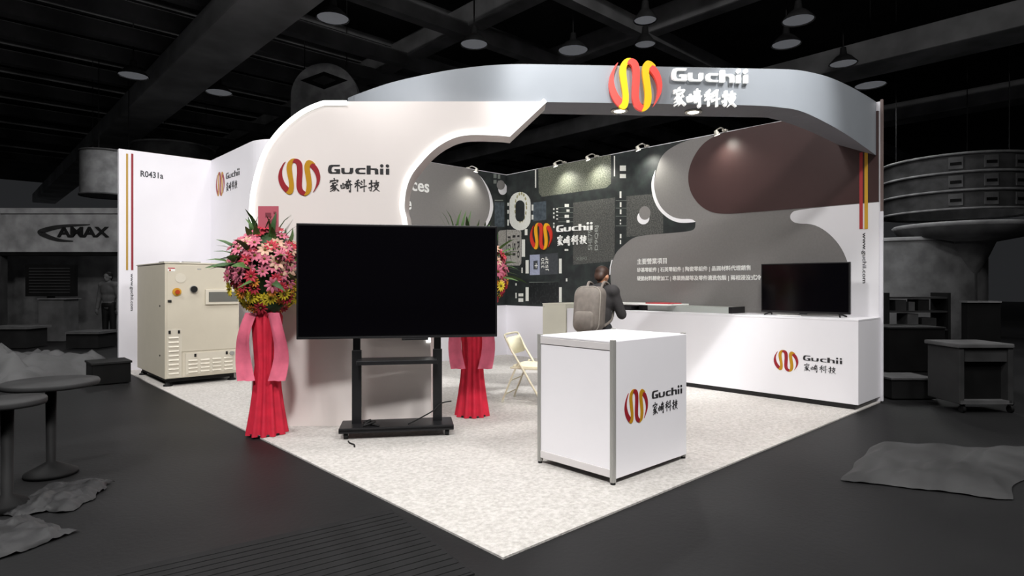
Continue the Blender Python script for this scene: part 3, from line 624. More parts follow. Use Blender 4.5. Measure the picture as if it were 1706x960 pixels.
# ------------------------------------------------------------------ big screen on a rolling stand
ang = -0.7483; sn, cs = math.sin(0.7483 - math.radians(9.5)), math.cos(0.7483 - math.radians(9.5))
TZ = math.atan2(-sn, cs)                         # local x runs along the screen
tc = Vector((-2.061, -2.2866, 0)) + Vector((0.6804, 0.7328, 0)) * 5.60 + Vector((0.7328, -0.6804, 0)) * (-191 * 5.60 / 1009.8)
M = xf((tc.x, tc.y, 0), TZ)                      # local -y faces the viewer
st = empty('screen_stand', (tc.x, tc.y, Z0), TZ); tag(st, 'black rolling stand with shelf carrying the big screen', 'screen stand')
MB().box((0, 0.02, 0.105), (1.02, 0.34, 0.022), M, 0.006).add([M @ Vector(v) for v in ((-0.51, -0.15, 0.085), (0.51, -0.15, 0.085), (0.51, -0.15, 0.1), (-0.51, -0.15, 0.1))], [(0, 1, 2, 3)]).build('base_plate', 'black_steel', st)
MB().box((0, -0.14, 0.088), (1.02, 0.02, 0.035), M, 0.003).build('base_lip', 'black_steel', st)
for sx in (-0.37, 0.37):
    MB().box((sx, 0.06, 0.45), (0.085, 0.05, 0.68), M, 0.004).build('post', 'black_steel', st)
    MB().box((sx, 0.06, 1.05), (0.065, 0.042, 0.9), M, 0.004).build('post_extension', 'black_steel', st)
    MB().box((sx, 0.0, 1.40), (0.06, 0.05, 0.5), M, 0.004).build('mount_rail', 'black_steel', st)
MB().box((0, 0.0, 0.70), (0.72, 0.26, 0.02), M, 0.004).build('shelf', 'black_steel', st)
MB().box((0, -0.125, 0.69), (0.72, 0.012, 0.035), M, 0.003).build('shelf_lip', 'black_steel', st)
for sx in (-0.45, 0.45):
    for sy in (-0.11, 0.15):
        cr = MB().box((sx, sy, 0.085), (0.05, 0.045, 0.02), M, 0.002).build('caster', 'black_steel', st)
        MB().tube([M @ Vector((sx - 0.018, sy + 0.012, 0.045)), M @ Vector((sx + 0.018, sy + 0.012, 0.045))], 0.032, 16).build('wheel', 'rubber', cr)
        MB().box((sx - 0.022, sy + 0.006, 0.065), (0.004, 0.03, 0.04), M).build('fork', 'alu', cr); MB().box((sx + 0.022, sy + 0.006, 0.065), (0.004, 0.03, 0.04), M).build('fork', 'alu', cr)
tv = empty('large_screen', (M @ Vector((0, -0.05, 0.9)))[:], TZ); tag(tv, 'large black flat screen on the rolling stand in front of the partition', 'screen')
MB().box((0.02, -0.055, 1.425), (1.80, 0.05, 1.035), M, 0.006).build('casing', 'black_plastic', tv)
MB().box((0.02, -0.0815, 1.43), (1.765, 0.006, 0.985), M).build('display', 'screen_black', tv)
MB().box((0.02, -0.085, 0.918), (1.78, 0.008, 0.012), M, 0.002).build('lower_trim', 'black_steel', tv)
MB().box((0.16, -0.07, 0.897), (0.24, 0.03, 0.02), M, 0.004).build('sensor_bar', 'black_plastic', tv)
MB().box((0.02, 0.0, 1.3), (1.1, 0.05, 0.5), M, 0.01).build('rear_housing', 'black_plastic', tv)
def cable(pts, r, label, cat='cable', m='rubber', M_=None):
    p = crom([((M_ @ Vector(q)) if M_ else Vector(q)) for q in pts], 6)
    return tag(MB().tube(p, r, 6).build('power_cable', m), label, cat)
cable([(-0.30, 0.03, 0.13), (-0.24, -0.04, 0.16), (-0.3, -0.10, 0.125), (-0.2, -0.06, 0.15), (-0.25, 0.0, 0.125), (-0.16, -0.11, 0.122), (-0.3, -0.02, 0.14)], 0.01, 'bunched black cable lying on the rolling stand base', M_=M)
cable([(0.1, -0.09, 0.123), (0.2, 0.0, 0.15), (0.33, 0.0, 0.22), (0.4, 0.02, 0.28), (0.5, 0.02, 0.3)], 0.006, 'thin black cable running up to the right post of the rolling stand', M_=M)
cable([(-0.42, -0.2, 0.017), (-0.4, -0.27, 0.018), (-0.36, -0.33, 0.018), (-0.35, -0.4, 0.018)], 0.007, 'short black cable end on the carpet in front of the rolling stand', M_=M)

# ------------------------------------------------------------------ small screen and display case on the counter
CT = 1.008
sm = empty('small_screen', (5.62, 0.73, CT)); tag(sm, 'small black flat screen on splayed feet at the counter end', 'screen')
MB().box((5.62, 0.725, 1.352), (0.04, 1.05, 0.615), bevel=0.005).build('casing', 'black_plastic', sm)
MB().box((5.5995, 0.725, 1.357), (0.004, 1.02, 0.575)).build('display', 'screen_black', sm)
MB().box((5.655, 0.725, 1.25), (0.05, 0.7, 0.3), bevel=0.01).build('rear_housing', 'black_plastic', sm)
MB().box((5.605, 0.725, 1.04), (0.02, 0.09, 0.02), bevel=0.003).build('sensor_bar', 'black_plastic', sm)
for y in (0.32, 1.13):
    k = 1 if y > 0.7 else -1
    mb = MB(); mb.tube([(5.62, y, 1.05), (5.52, y + 0.04 * k, CT + 0.008)], 0.01, 8); mb.tube([(5.62, y, 1.05), (5.73, y + 0.04 * k, CT + 0.008)], 0.01, 8); mb.build('foot', 'black_plastic', sm)
cable([(5.58, 1.0, 1.013), (5.55, 1.02, 1.013), (5.52, 0.92, 1.013), (5.56, 0.82, 1.013), (5.57, 0.78, 1.013), (5.54, 0.73, 1.013)], 0.006, 'pale cable coiled on the counter under the small screen', m='paper_white')
dc = empty('display_case', (5.72, 2.3, CT)); tag(dc, 'long low display case with grey sides on the counter, left of small screen', 'display case')
MB().box((5.72, 2.30, CT + 0.04), (0.36, 1.3, 0.08), bevel=0.004).build('body', 'case_grey', dc)
MB().box((5.72, 1.64, CT + 0.042), (0.364, 0.05, 0.088), bevel=0.003).build('end_cap', 'black_plastic', dc)
MB().box((5.72, 3.02, CT + 0.04), (0.364, 0.16, 0.084), bevel=0.003).build('end_cap', 'black_plastic', dc)
lp = MB().box((5.60, 3.58, CT + 0.03), (0.42, 0.9, 0.06), bevel=0.006).build('flat_case', 'black_plastic'); tag(lp, 'flat black case on the counter under a white board, behind the person', 'case')
wbd = MB().box((5.64, 3.2, CT + 0.095), (0.46, 1.5, 0.02), xf((0, 0, 0)), 0.003).build('white_panel', 'paper_white'); tag(wbd, 'white foam board lying across the cases on the counter', 'board')
rb = MB().box((5.62, 2.72, CT + 0.1125), (0.3, 0.42, 0.014), None, 0.002).build('red_brochure', 'red_print'); tag(rb, 'red brochure lying on the white board on the counter', 'brochure')

# ------------------------------------------------------------------ folding chair
fc = empty('folding_chair', (2.87, 2.88, Z0)); tag(fc, 'cream metal folding chair with padded seat, beside the white box desk', 'chair')
RR = Vector((2.668, 2.993, 0)); wv = Vector((0.402, 0.192, 0)).normalized(); dv = Vector((0.191, -0.413, 0)).normalized()
def cp(w, d, z): return RR + wv * w + dv * d + Vector((0, 0, z + Z0))
for w in (0.0, 0.445):
    MB().tube([cp(w, 0.52, 0.012), cp(w, 0.30, 0.36), cp(w, 0.13, 0.62), cp(w, 0.05, 0.77)], 0.013, 10).build('front_leg', 'chair_cream', fc)
    i = 0.03 if w == 0 else -0.03
    MB().tube([cp(w + i, 0.0, 0.012), cp(w + i, 0.12, 0.30), cp(w + i, 0.20, 0.47)], 0.011, 10).build('rear_leg', 'chair_cream', fc)
    for d in (0.0, 0.52):
        ii = i if d == 0 else 0
        MB().cyl(cp(w + ii, d, 0.0), cp(w + ii, d + (0.012 if d == 0 else -0.015), 0.03), 0.016, seg=10).build('foot_cap', 'cream_board', fc)
for z, d in ((0.10, 0.04), (0.26, 0.10)):
    MB().tube([cp(0.03, d, z), cp(0.415, d, z)], 0.008, 8).build('cross_bar', 'chair_cream', fc)
MB().tube([cp(0, 0.44, 0.14), cp(0.445, 0.44, 0.14)], 0.009, 8).build('cross_bar', 'chair_cream', fc)
def pad(outline, M_, t, name, m, parent, bulge=0.012):
    n = len(outline); cx = sum(p[0] for p in outline) / n; cy = sum(p[1] for p in outline) / n
    mb = MB(); vs = []
    for s_, zz in ((1.0, 0), (1.0, t * 0.6), (0.95, t), (0.6, t + bulge)):
        vs += [M_ @ Vector((cx + (x - cx) * s_, cy + (y - cy) * s_, zz)) for x, y in outline]
    fs = [tuple(reversed(range(n)))]
    for r in range(3):
        for k in range(n): fs.append((r * n + k, r * n + (k + 1) % n, (r + 1) * n + (k + 1) % n, (r + 1) * n + k))
    fs.append(tuple(range(3 * n, 4 * n))); mb.add(vs, fs, 0, True); return mb.build(name, m, parent)
def rrect(x0, x1, y0, y1, r, n=5):
    return arc((x1 - r, y1 - r), r, 0, 90, n) + arc((x0 + r, y1 - r), r, 90, 180, n) + arc((x0 + r, y0 + r), r, 180, 270, n) + arc((x1 - r, y0 + r), r, 270, 360, n)
B3 = Matrix((wv.to_4d(), dv.to_4d(), Vector((0, 0, 1, 0)), (0, 0, 0, 1))).transposed(); B3.col[3] = (*cp(0, 0, 0), 1)
for c0 in range(3): B3[3][c0] = 0
pad(rrect(0.02, 0.425, 0.12, 0.52, 0.06), B3 @ Matrix.Translation((0, 0, 0.42)), 0.025, 'seat_pad', 'chair_pad', fc)
MB().box((0.2225, 0.31, 0.412), (0.42, 0.41, 0.022), B3, 0.006).build('seat_pan', 'chair_cream', fc)
Bb = B3 @ Matrix.Translation((0, 0.145, 0.575)) @ Matrix.Rotation(math.radians(112), 4, 'X')
pad(rrect(0.012, 0.433, 0.0, 0.205, 0.05), Bb, 0.02, 'backrest', 'chair_pad', fc, 0.008)
MB().tube(crom([cp(0, 0.05, 0.77), cp(0.03, 0.035, 0.795), cp(0.2225, 0.03, 0.80), cp(0.415, 0.035, 0.795), cp(0.445, 0.05, 0.77)], 4), 0.012, 8).build('top_rail', 'chair_cream', fc)

# ------------------------------------------------------------------ ivory process machine
mc = empty('process_machine', (0.54, 7.65, Z0)); tag(mc, 'ivory sheet-metal industrial cabinet with louvres and emergency stop, against the left wall', 'machine')
FM = FR['M']
MB().box((0.54, 7.665, 0.90), (0.96, 1.63, 1.56), bevel=0.008).build('cabinet', 'machine_ivory', mc)
MB().box((0.54, 7.665, 0.10), (0.86, 1.5, 0.07)).build('pallet', 'rubber', mc)
MB().box((0.54, 7.665, 1.688), (0.98, 1.65, 0.016), bevel=0.003).build('top_plate', 'machine_ivory_trim', mc)
for x in (0.12, 0.95):
    for y in (6.95, 8.38):
        MB().lathe([(0.001, 0.07), (0.03, 0.07), (0.03, 0.04), (0.055, 0.03), (0.06, Z0), (0.001, Z0)], (x, y, 0), 12).build('foot', 'rubber', mc)
def fbox(name, a0, a1, b0, b1, t, m, parent, bevel=0.003, off=0.0):
    return MB().box(((a0 + a1) / 2, 6.85 - off - t / 2 + 0.0005, (b0 + b1) / 2), (a1 - a0, t, b1 - b0), bevel=bevel).build(name, m, parent)
dr = fbox('door', 0.085, 1.005, 0.475, 1.66, 0.008, 'machine_ivory', mc)
g1 = fbox('grille_panel', 0.085, 0.262, 0.13, 0.79, 0.010, 'machine_ivory_trim', mc)
fbox('lower_frame', 0.272, 1.005, 0.13, 0.465, 0.006, 'machine_ivory', mc)
g2 = fbox('grille_panel', 0.31, 0.985, 0.155, 0.45, 0.012, 'machine_ivory_trim', mc)
def louvre(a0, a1, z, parent, off):
    mb = MB(); y = 6.85 - off; vs = [(a0, y, z + 0.014), (a1, y, z + 0.014), (a1, y - 0.014, z - 0.006), (a0, y - 0.014, z - 0.006), (a1, y, z - 0.012), (a0, y, z - 0.012)]
    mb.add(vs, [(0, 3, 2, 1), (3, 5, 4, 2), (0, 5, 3), (1, 2, 4)]); return mb.build('louvre', 'machine_ivory_trim', parent)
for k in range(9): louvre(0.103, 0.225, 0.672 - k * 0.0605, g1, 0.0095)
for j in range(4):
    for k in range(4): louvre(0.345 + j * 0.155, 0.345 + j * 0.155 + 0.115, 0.345 - k * 0.052, g2, 0.0115)
for a, z in ((0.115, 1.17), (0.115, 0.75), (0.228, 0.75), (0.433, 0.415), (0.846, 0.419)):
    w, h = (0.022, 0.016) if z > 1 else (0.013, 0.022)
    fbox('latch', a - w, a + w, z - h, z + h, 0.022, 'rubber', mc)
MB().cyl((0.913, 6.838, 0.41), (0.913, 6.815, 0.41), 0.03, seg=16).build('lock', 'alu', mc)
es = MB().cyl((0.203, 6.843, 1.294), (0.203, 6.83, 1.294), 0.055, seg=24).build('emergency_stop', 'estop_yellow', mc)
MB().cyl((0.203, 6.83, 1.294), (0.203, 6.795, 1.294), 0.024, 0.03, seg=20).build('stop_button', 'estop_red', es)
kn = MB().cyl((0.4125, 6.843, 1.33), (0.4125, 6.83, 1.33), 0.05, seg=24).build('selector', 'alu', mc)
MB().cyl((0.4125, 6.83, 1.33), (0.4125, 6.80, 1.33), 0.042, seg=20).build('selector_knob', 'rubber', kn)
MB().cyl((0.249, 6.843, 1.484), (0.249, 6.838, 1.484), 0.066, seg=28).build('gauge_plate', 'machine_ivory_trim', mc)
lb = fbox('warning_label', 0.092, 0.183, 1.572, 1.625, 0.003, 'paper_white', mc, 0, 0.0075); fbox('label_band', 0.094, 0.181, 1.608, 1.623, 0.001, 'red_print', lb, 0, 0.0105); MB().cyl((0.12, 6.84, 1.588), (0.12, 6.8385, 1.588), 0.012, seg=12).build('label_mark', 'estop_red', lb)
fbox('maker_plate', 0.46, 0.51, 1.60, 1.615, 0.003, 'alu', mc, 0, 0.0075)
wf = fbox('window_frame', 0.56, 1.0, 1.115, 1.325, 0.03, 'machine_ivory_trim', mc, 0.004, 0.007); fbox('window_pane', 0.60, 0.99, 1.15, 1.29, 0.004, 'window_glass', wf, 0, 0.0365)
for x, y, sx, sy in ((0.22, 7.3, 0.2, 0.28), (0.45, 7.1, 0.22, 0.12)):
    MB().box((x, y, 1.708), (sx, sy, 0.022), xf((0, 0, 0)), 0.006).build('roof_bracket', 'alu', mc)
for z in (0.42, 1.1):
    MB().cyl((0.062, 7.1, z), (0.052, 7.1, z), 0.012, seg=8).build('side_screw', 'rubber', mc)

# ------------------------------------------------------------------ spot lamps on the wall tops
def spotlamp(base, out, label, target, power):
    e = empty('arm_spotlight', base); tag(e, label, 'spotlight', 'arm spotlights on the wall tops')
    b = Vector(base); o = Vector(out)
    MB().box((b.x - o.x * 0.03, b.y - o.y * 0.03, b.z + 0.015), (0.06, 0.06, 0.03), bevel=0.004).build('clamp', 'spot_body', e)
    h = b + o * 0.22 + Vector((0, 0, -0.05))
    MB().tube(crom([b + Vector((0, 0, 0.02)), b + o * 0.09 + Vector((0, 0, 0.035)), h + Vector((0, 0, 0.03))], 5), 0.009, 8).build('arm', 'spot_body', e)
    d = (Vector(target) - h).normalized()
    MB().cyl(h - d * 0.03, h + d * 0.04, 0.022, 0.042, 16).build('lamp_head', 'spot_body', e)
    MB().cyl(h + d * 0.04, h + d * 0.044, 0.038, 0.038, 16).build('lens', 'spot_glow', e)
    l = bpy.data.lights.new('spot_beam', 'SPOT'); l.energy = power; l.spot_size = 2.1; l.spot_blend = 1.0; l.shadow_soft_size = 0.08; l.color = (1, 0.98, 0.88)
    so = bpy.data.objects.new('spot_beam', l); COL.objects.link(so); so.location = h + d * 0.08; so.rotation_euler = d.to_track_quat('-Z', 'Y').to_euler(); set_parent(so, e)
for y, nm in ((5.02, 'far left above the square chip print'), (4.28, 'above the right edge of the square chip print'), (3.27, 'beside the grey curved graphic'), (1.955, 'above the brown oval graphic')):
    spotlamp((5.97, y, H), (-1, 0, 0), 'small spotlight on the right wall top, ' + nm, (5.98, y - 0.12, 2.9), 30 if y > 2.5 else 17)
spotlamp((5.07, 6.58, H), (0, -1, 0), 'small arm spotlight on the back wall top above grey graphic', (5.0, 6.53, 2.9), 26)

# ------------------------------------------------------------------ flower stands
def flower_mesh(kind, petals, r, cup, m):
    mb = MB(); vs = []
    for i in range(petals):
        a = 2 * math.pi * i / petals; ca, sa = math.cos(a), math.sin(a); w = r * 1.9 / petals
        for (rr, ww, z) in ((0.12 * r, 0.25 * w, 0.0), (0.6 * r, w, 0.30 * cup), (r, 0.35 * w, 0.25 * cup)):
            vs += [(rr * ca - ww * sa, rr * sa + ww * ca, z), (rr * ca, rr * sa, z + 0.006), (rr * ca + ww * sa, rr * sa - ww * ca, z)]
    fs = []
    for i in range(petals):
        for j in range(2):
            k = 9 * i + 3 * j; fs += [(k, k + 1, k + 4, k + 3), (k + 1, k + 2, k + 5, k + 4)]
    mb.add(vs, fs, 0, True)
    mb.lathe([(0.2 * r, 0.0), (0.17 * r, 0.015), (0.001, 0.022)], (0, 0, 0), 7, 1)
    me = bpy.data.meshes.new(kind); me.from_pydata([v[:] for v in mb.v], [], mb.f); me.materials.append(MATS[m]); me.materials.append(MATS['fl_core'])
    for p, i_, s_ in zip(me.polygons, mb.mi, mb.sm): p.material_index = i_; p.use_smooth = s_
    return me
def leaf_mesh(L, w, m):
    vs = []; N = 5
    for i in range(N):
        t = i / (N - 1); ww = w * math.sin(math.pi * min(0.98, t * 0.9 + 0.08)); z = 0.25 * L * t * (1 - t) * 2 - 0.1 * L * t * t
        vs += [(-ww, t * L, z + 0.12 * ww), (0, t * L, z), (ww, t * L, z + 0.12 * ww)]
    fs = []
    for i in range(N - 1): fs += [(3 * i, 3 * i + 1, 3 * i + 4, 3 * i + 3), (3 * i + 1, 3 * i + 2, 3 * i + 5, 3 * i + 4)]
    me = bpy.data.meshes.new('leaf'); me.from_pydata(vs, [], fs); me.materials.append(MATS[m])
    for p in me.polygons: p.use_smooth = True
    return me
FLM = {'pink': flower_mesh('flower', 9, 0.062, 0.045, 'fl_pink'), 'red': flower_mesh('flower', 10, 0.055, 0.05, 'fl_red'), 'peach': flower_mesh('flower', 8, 0.065, 0.05, 'fl_peach'), 'yellow': flower_mesh('flower', 12, 0.058, 0.03, 'fl_yellow'), 'orange': flower_mesh('flower', 10, 0.055, 0.035, 'fl_orange')}
LFM = [leaf_mesh(0.2, 0.03, 'leaf'), leaf_mesh(0.26, 0.022, 'leaf_dark'), leaf_mesh(0.24, 0.011, 'leaf')]
def put(me, name, pos, direction, parent, spin=0.0, axis='Z', sc=1.0):
    o = bpy.data.objects.new(name, me); COL.objects.link(o); o.location = pos
    q = Vector(direction).to_track_quat(axis, 'X' if axis == 'Z' else 'Z') @ Matrix.Rotation(spin, 3, axis).to_quaternion()
    o.rotation_mode = 'QUATERNION'; o.rotation_quaternion = q; o.scale = (sc, sc, sc); set_parent(o, parent); return o
def pleated(name, m, parent, c, prof, pleats, amp, seg=72, a0=0, a1=2 * math.pi, ph=0.0):
    mb = MB(); full = abs(a1 - a0 - 2 * math.pi) < 1e-6; mcount = seg if full else seg + 1; vs = []
    for r, z, k in prof:
        for i in range(mcount):
            a = a0 + (a1 - a0) * i / seg; rr = r * (1 + amp * k * math.sin(pleats * a + ph + 0.6 * math.sin(3 * a)))
            vs.append((c[0] + rr * math.cos(a), c[1] + rr * math.sin(a), z))
    fs = []
    for j in range(len(prof) - 1):
        for i in range(seg):
            i2 = (i + 1) % mcount; fs.append((j * mcount + i, j * mcount + i2, (j + 1) * mcount + i2, (j + 1) * mcount + i))
    mb.add(vs, fs, 0, True); o = mb.build(name, m, parent); return o
def flower_stand(base, label, toward, nfl, top, spread, bowl, seed):
    rnd = random.Random(seed); x, y = base; e = empty('flower_stand', (x, y, Z0)); tag(e, label, 'flower stand', 'congratulation flower stands')
    MB().lathe([(0.001, Z0), (0.16, Z0), (0.16, 0.03), (0.02, 0.04), (0.02, bowl - 0.02), (0.001, bowl - 0.02)], (x, y, 0), 16).build('stand_pole', 'black_steel', e)
    pleated('draped_cloth', 'fabric_red', e, (x, y), [(0.10, bowl, .6), (0.125, bowl - .06, .8), (0.115, bowl - .25, .9), (0.10, bowl - .5, .8), (0.115, bowl - .75, 1), (0.135, 0.25, 1), (0.16, 0.08, 1), (0.17, Z0 + .003, 1)], 11, 0.13)
    sd = Vector((-toward.y, toward.x, 0))
    for s_ in (-1, 1):
        pts = []
        mb = MB(); N = 10; vs = []
        for i in range(N):
            t = i / (N - 1); z = bowl - 0.02 - t * 0.62; cx = Vector((x, y, z)) + sd * s_ * (0.10 + 0.06 * math.sin(t * 3) + 0.03 * t) + toward * (0.12 + 0.02 * math.sin(t * 7))
            for k in (-1, -0.33, 0.33, 1): vs.append(cx + sd * k * (0.055 + 0.02 * t) + toward * (0.018 * math.cos(k * 4 + t * 5)))
        mb.add(vs, [(4 * i + k, 4 * i + k + 1, 4 * i + k + 5, 4 * i + k + 4) for i in range(N - 1) for k in range(3)], 0, True); mb.build('bow_ribbon', 'fabric_pink', e)
    MB().lathe([(0.001, bowl - 0.03), (0.10, bowl - 0.03), (0.17, bowl + 0.08), (0.15, bowl + 0.10), (0.001, bowl + 0.09)], (x, y, 0), 20).build('basket', 'leaf_dark', e)
    c = Vector((x, y, bowl + 0.36)); core = MB().lathe([(0.001, -0.30), (0.14, -0.26), (0.24, -0.08), (0.25, 0.08), (0.17, 0.3), (0.001, 0.42)], c, 14); core.build('foliage_core', 'leaf_dark', e)
    ga = math.pi * (3 - math.sqrt(5))
    for i in range(nfl):
        t = (i + 0.5) / nfl; zz = 1 - 2 * t; rr = math.sqrt(max(0.0, 1 - zz * zz)); a = i * ga + rnd.uniform(-.2, .2)
        d = Vector((math.cos(a) * rr, math.sin(a) * rr, zz))
        if zz < -0.85 or d.dot(toward) < -0.62: continue
        p = c + Vector((d.x * spread * rnd.uniform(.82, 1.1), d.y * spread * rnd.uniform(.8, 1.05), d.z * top * rnd.uniform(.85, 1.05)))
        if zz < -0.42: kind = rnd.choice(['yellow', 'yellow', 'orange', 'yellow', 'red'])
        elif zz < -0.2: kind = rnd.choice(['red', 'orange', 'pink', 'yellow', 'red'])
        elif zz > 0.72: kind = rnd.choice(['red', 'pink', 'leaf', 'leaf', 'leaf'])
        else: kind = rnd.choice(['pink', 'pink', 'peach', 'peach', 'red', 'pink'])
        if kind == 'leaf': put(LFM[i % 2], 'leaf', p - d * 0.12, d + Vector((0, 0, .4)), e, rnd.uniform(0, 6), 'Y', rnd.uniform(.8, 1.3))
        else: put(FLM[kind], 'flower', p, (d + Vector((0, 0, 0.25)) + toward * .25), e, rnd.uniform(0, 6), 'Z', rnd.uniform(.85, 1.25))
    for i in range(64):
        a = rnd.uniform(0, 6.283); el = rnd.choice([rnd.uniform(-.35, .2), rnd.uniform(-.1, .6), rnd.uniform(.9, 1.5)])
        d = Vector((math.cos(a) * math.cos(el), math.sin(a) * math.cos(el), math.sin(el)))
        if d.dot(toward) < -0.6: continue
        p = c + Vector((d.x * spread * .72, d.y * spread * .72, d.z * top * .72)); put(LFM[i % 3], 'leaf', p, d + Vector((0, 0, .15)), e, rnd.uniform(-1, 1), 'Y', rnd.uniform(.8, 1.35))
    return e, c
tow = Vector((-0.6804, -0.7328, 0)); rtv = Vector((0.7328, -0.6804, 0))
b1 = Vector((-2.061, -2.2866, 0)) - tow * 5.64 + rtv * (-408 * 5.64 / 1009.8)
e1, c1 = flower_stand((b1.x, b1.y), 'tall red-draped flower stand with pink card on top, left of the big screen', tow, 230, 0.40, 0.33, 1.16, 3)
TZc = math.atan2(rtv.y, rtv.x)
cardM = xf((b1.x + tow.x * 0.12, b1.y + tow.y * 0.12, 0), TZc)
cd = MB().box((0.06, 0, 1.99), (0.185, 0.008, 0.24), cardM).build('greeting_card', 'card_red', e1); cd['label'] = 'dusty pink card'
MB().box((0.06, -0.006, 2.03), (0.05, 0.003, 0.04), cardM).build('card_print', 'card_ink', cd); MB().box((0.12, -0.006, 2.05), (0.02, 0.003, 0.02), cardM).build('card_print', 'card_ink', cd)
MB().cyl(cardM @ Vector((0.06, 0.008, 1.5)), cardM @ Vector((0.06, 0.008, 1.9)), 0.006, seg=6).build('card_stick', 'leaf', e1)
b2 = Vector((-2.061, -2.2866, 0)) - tow * 6.42 + rtv * (-66 * 6.42 / 1009.8)
e2, c2 = flower_stand((b2.x, b2.y), 'flower stand draped in red cloth, half hidden behind the right edge of the big screen', tow, 230, 0.40, 0.37, 1.16, 11)
for k in range(7):
    a = (k - 3) * 0.1; put(LFM[2], 'leaf', c2 + rtv * (-0.28 + 0.03 * k) + Vector((0, 0, 0.36)), Vector((rtv.x * a, rtv.y * a, 1)), e2, 0.3 * k, 'Y', 1.3)

# ------------------------------------------------------------------ people
def capsule(mb, a, b, ra, rb, seg=14):
    a = Vector(a); b = Vector(b); d = (b - a); L = d.length; d = d.normalized() if L > 1e-6 else Vector((0, 0, 1)); pts = []; rs = []
    for k in range(5): t = k / 5 * math.pi / 2; pts.append(a - d * ra * math.cos(t)); rs.append(max(0.0015, ra * math.sin(t)))
    pts.append(a); rs.append(ra); pts.append(b); rs.append(rb)
    for k in range(1, 6): t = k / 5 * math.pi / 2; pts.append(b + d * rb * math.sin(t)); rs.append(max(0.0015, rb * math.cos(t)))
    mb.tube(pts, rs, seg)
def ellipsoid(mb, c, r, rot=None):
    b = bmesh.new(); bmesh.ops.create_uvsphere(b, u_segments=16, v_segments=10, radius=1)
    M_ = Matrix.Translation(c) @ (rot.to_4x4() if rot else Matrix.Identity(4)) @ Matrix.Diagonal((*r, 1)); mb.bm(b, M_)
def fuse(mb, name, m, parent, M_, voxel=0.014, smooth=6):
    o = mb.build('tmp', m); o.location = (0, 0, 0)
    xs = [v.x for v in mb.v]; ys = [v.y for v in mb.v]; zs = [v.z for v in mb.v]
    org = Vector(((min(xs) + max(xs)) / 2, (min(ys) + max(ys)) / 2, min(zs)))
    r = o.modifiers.new('r', 'REMESH'); r.mode = 'VOXEL'; r.voxel_size = voxel; r.use_smooth_shade = True
    s_ = o.modifiers.new('s', 'SMOOTH'); s_.iterations = smooth; s_.factor = 0.5
    dg = bpy.context.evaluated_depsgraph_get(); dg.update(); me = bpy.data.meshes.new_from_object(o.evaluated_get(dg)); me.name = name
    bpy.data.objects.remove(o)
    me.transform(M_ @ Matrix.Translation(org))
    xs = [v.co.x for v in me.vertices]; ys = [v.co.y for v in me.vertices]; zs = [v.co.z for v in me.vertices]
    base = Vector(((min(xs) + max(xs)) / 2, (min(ys) + max(ys)) / 2, min(zs))); me.transform(Matrix.Translation(-base))
    for p in me.polygons: p.use_smooth = True
    me.materials.clear(); me.materials.append(MATS[m])
    ob = bpy.data.objects.new(name, me); COL.objects.link(ob); ob.location = base; set_parent(ob, parent); return ob
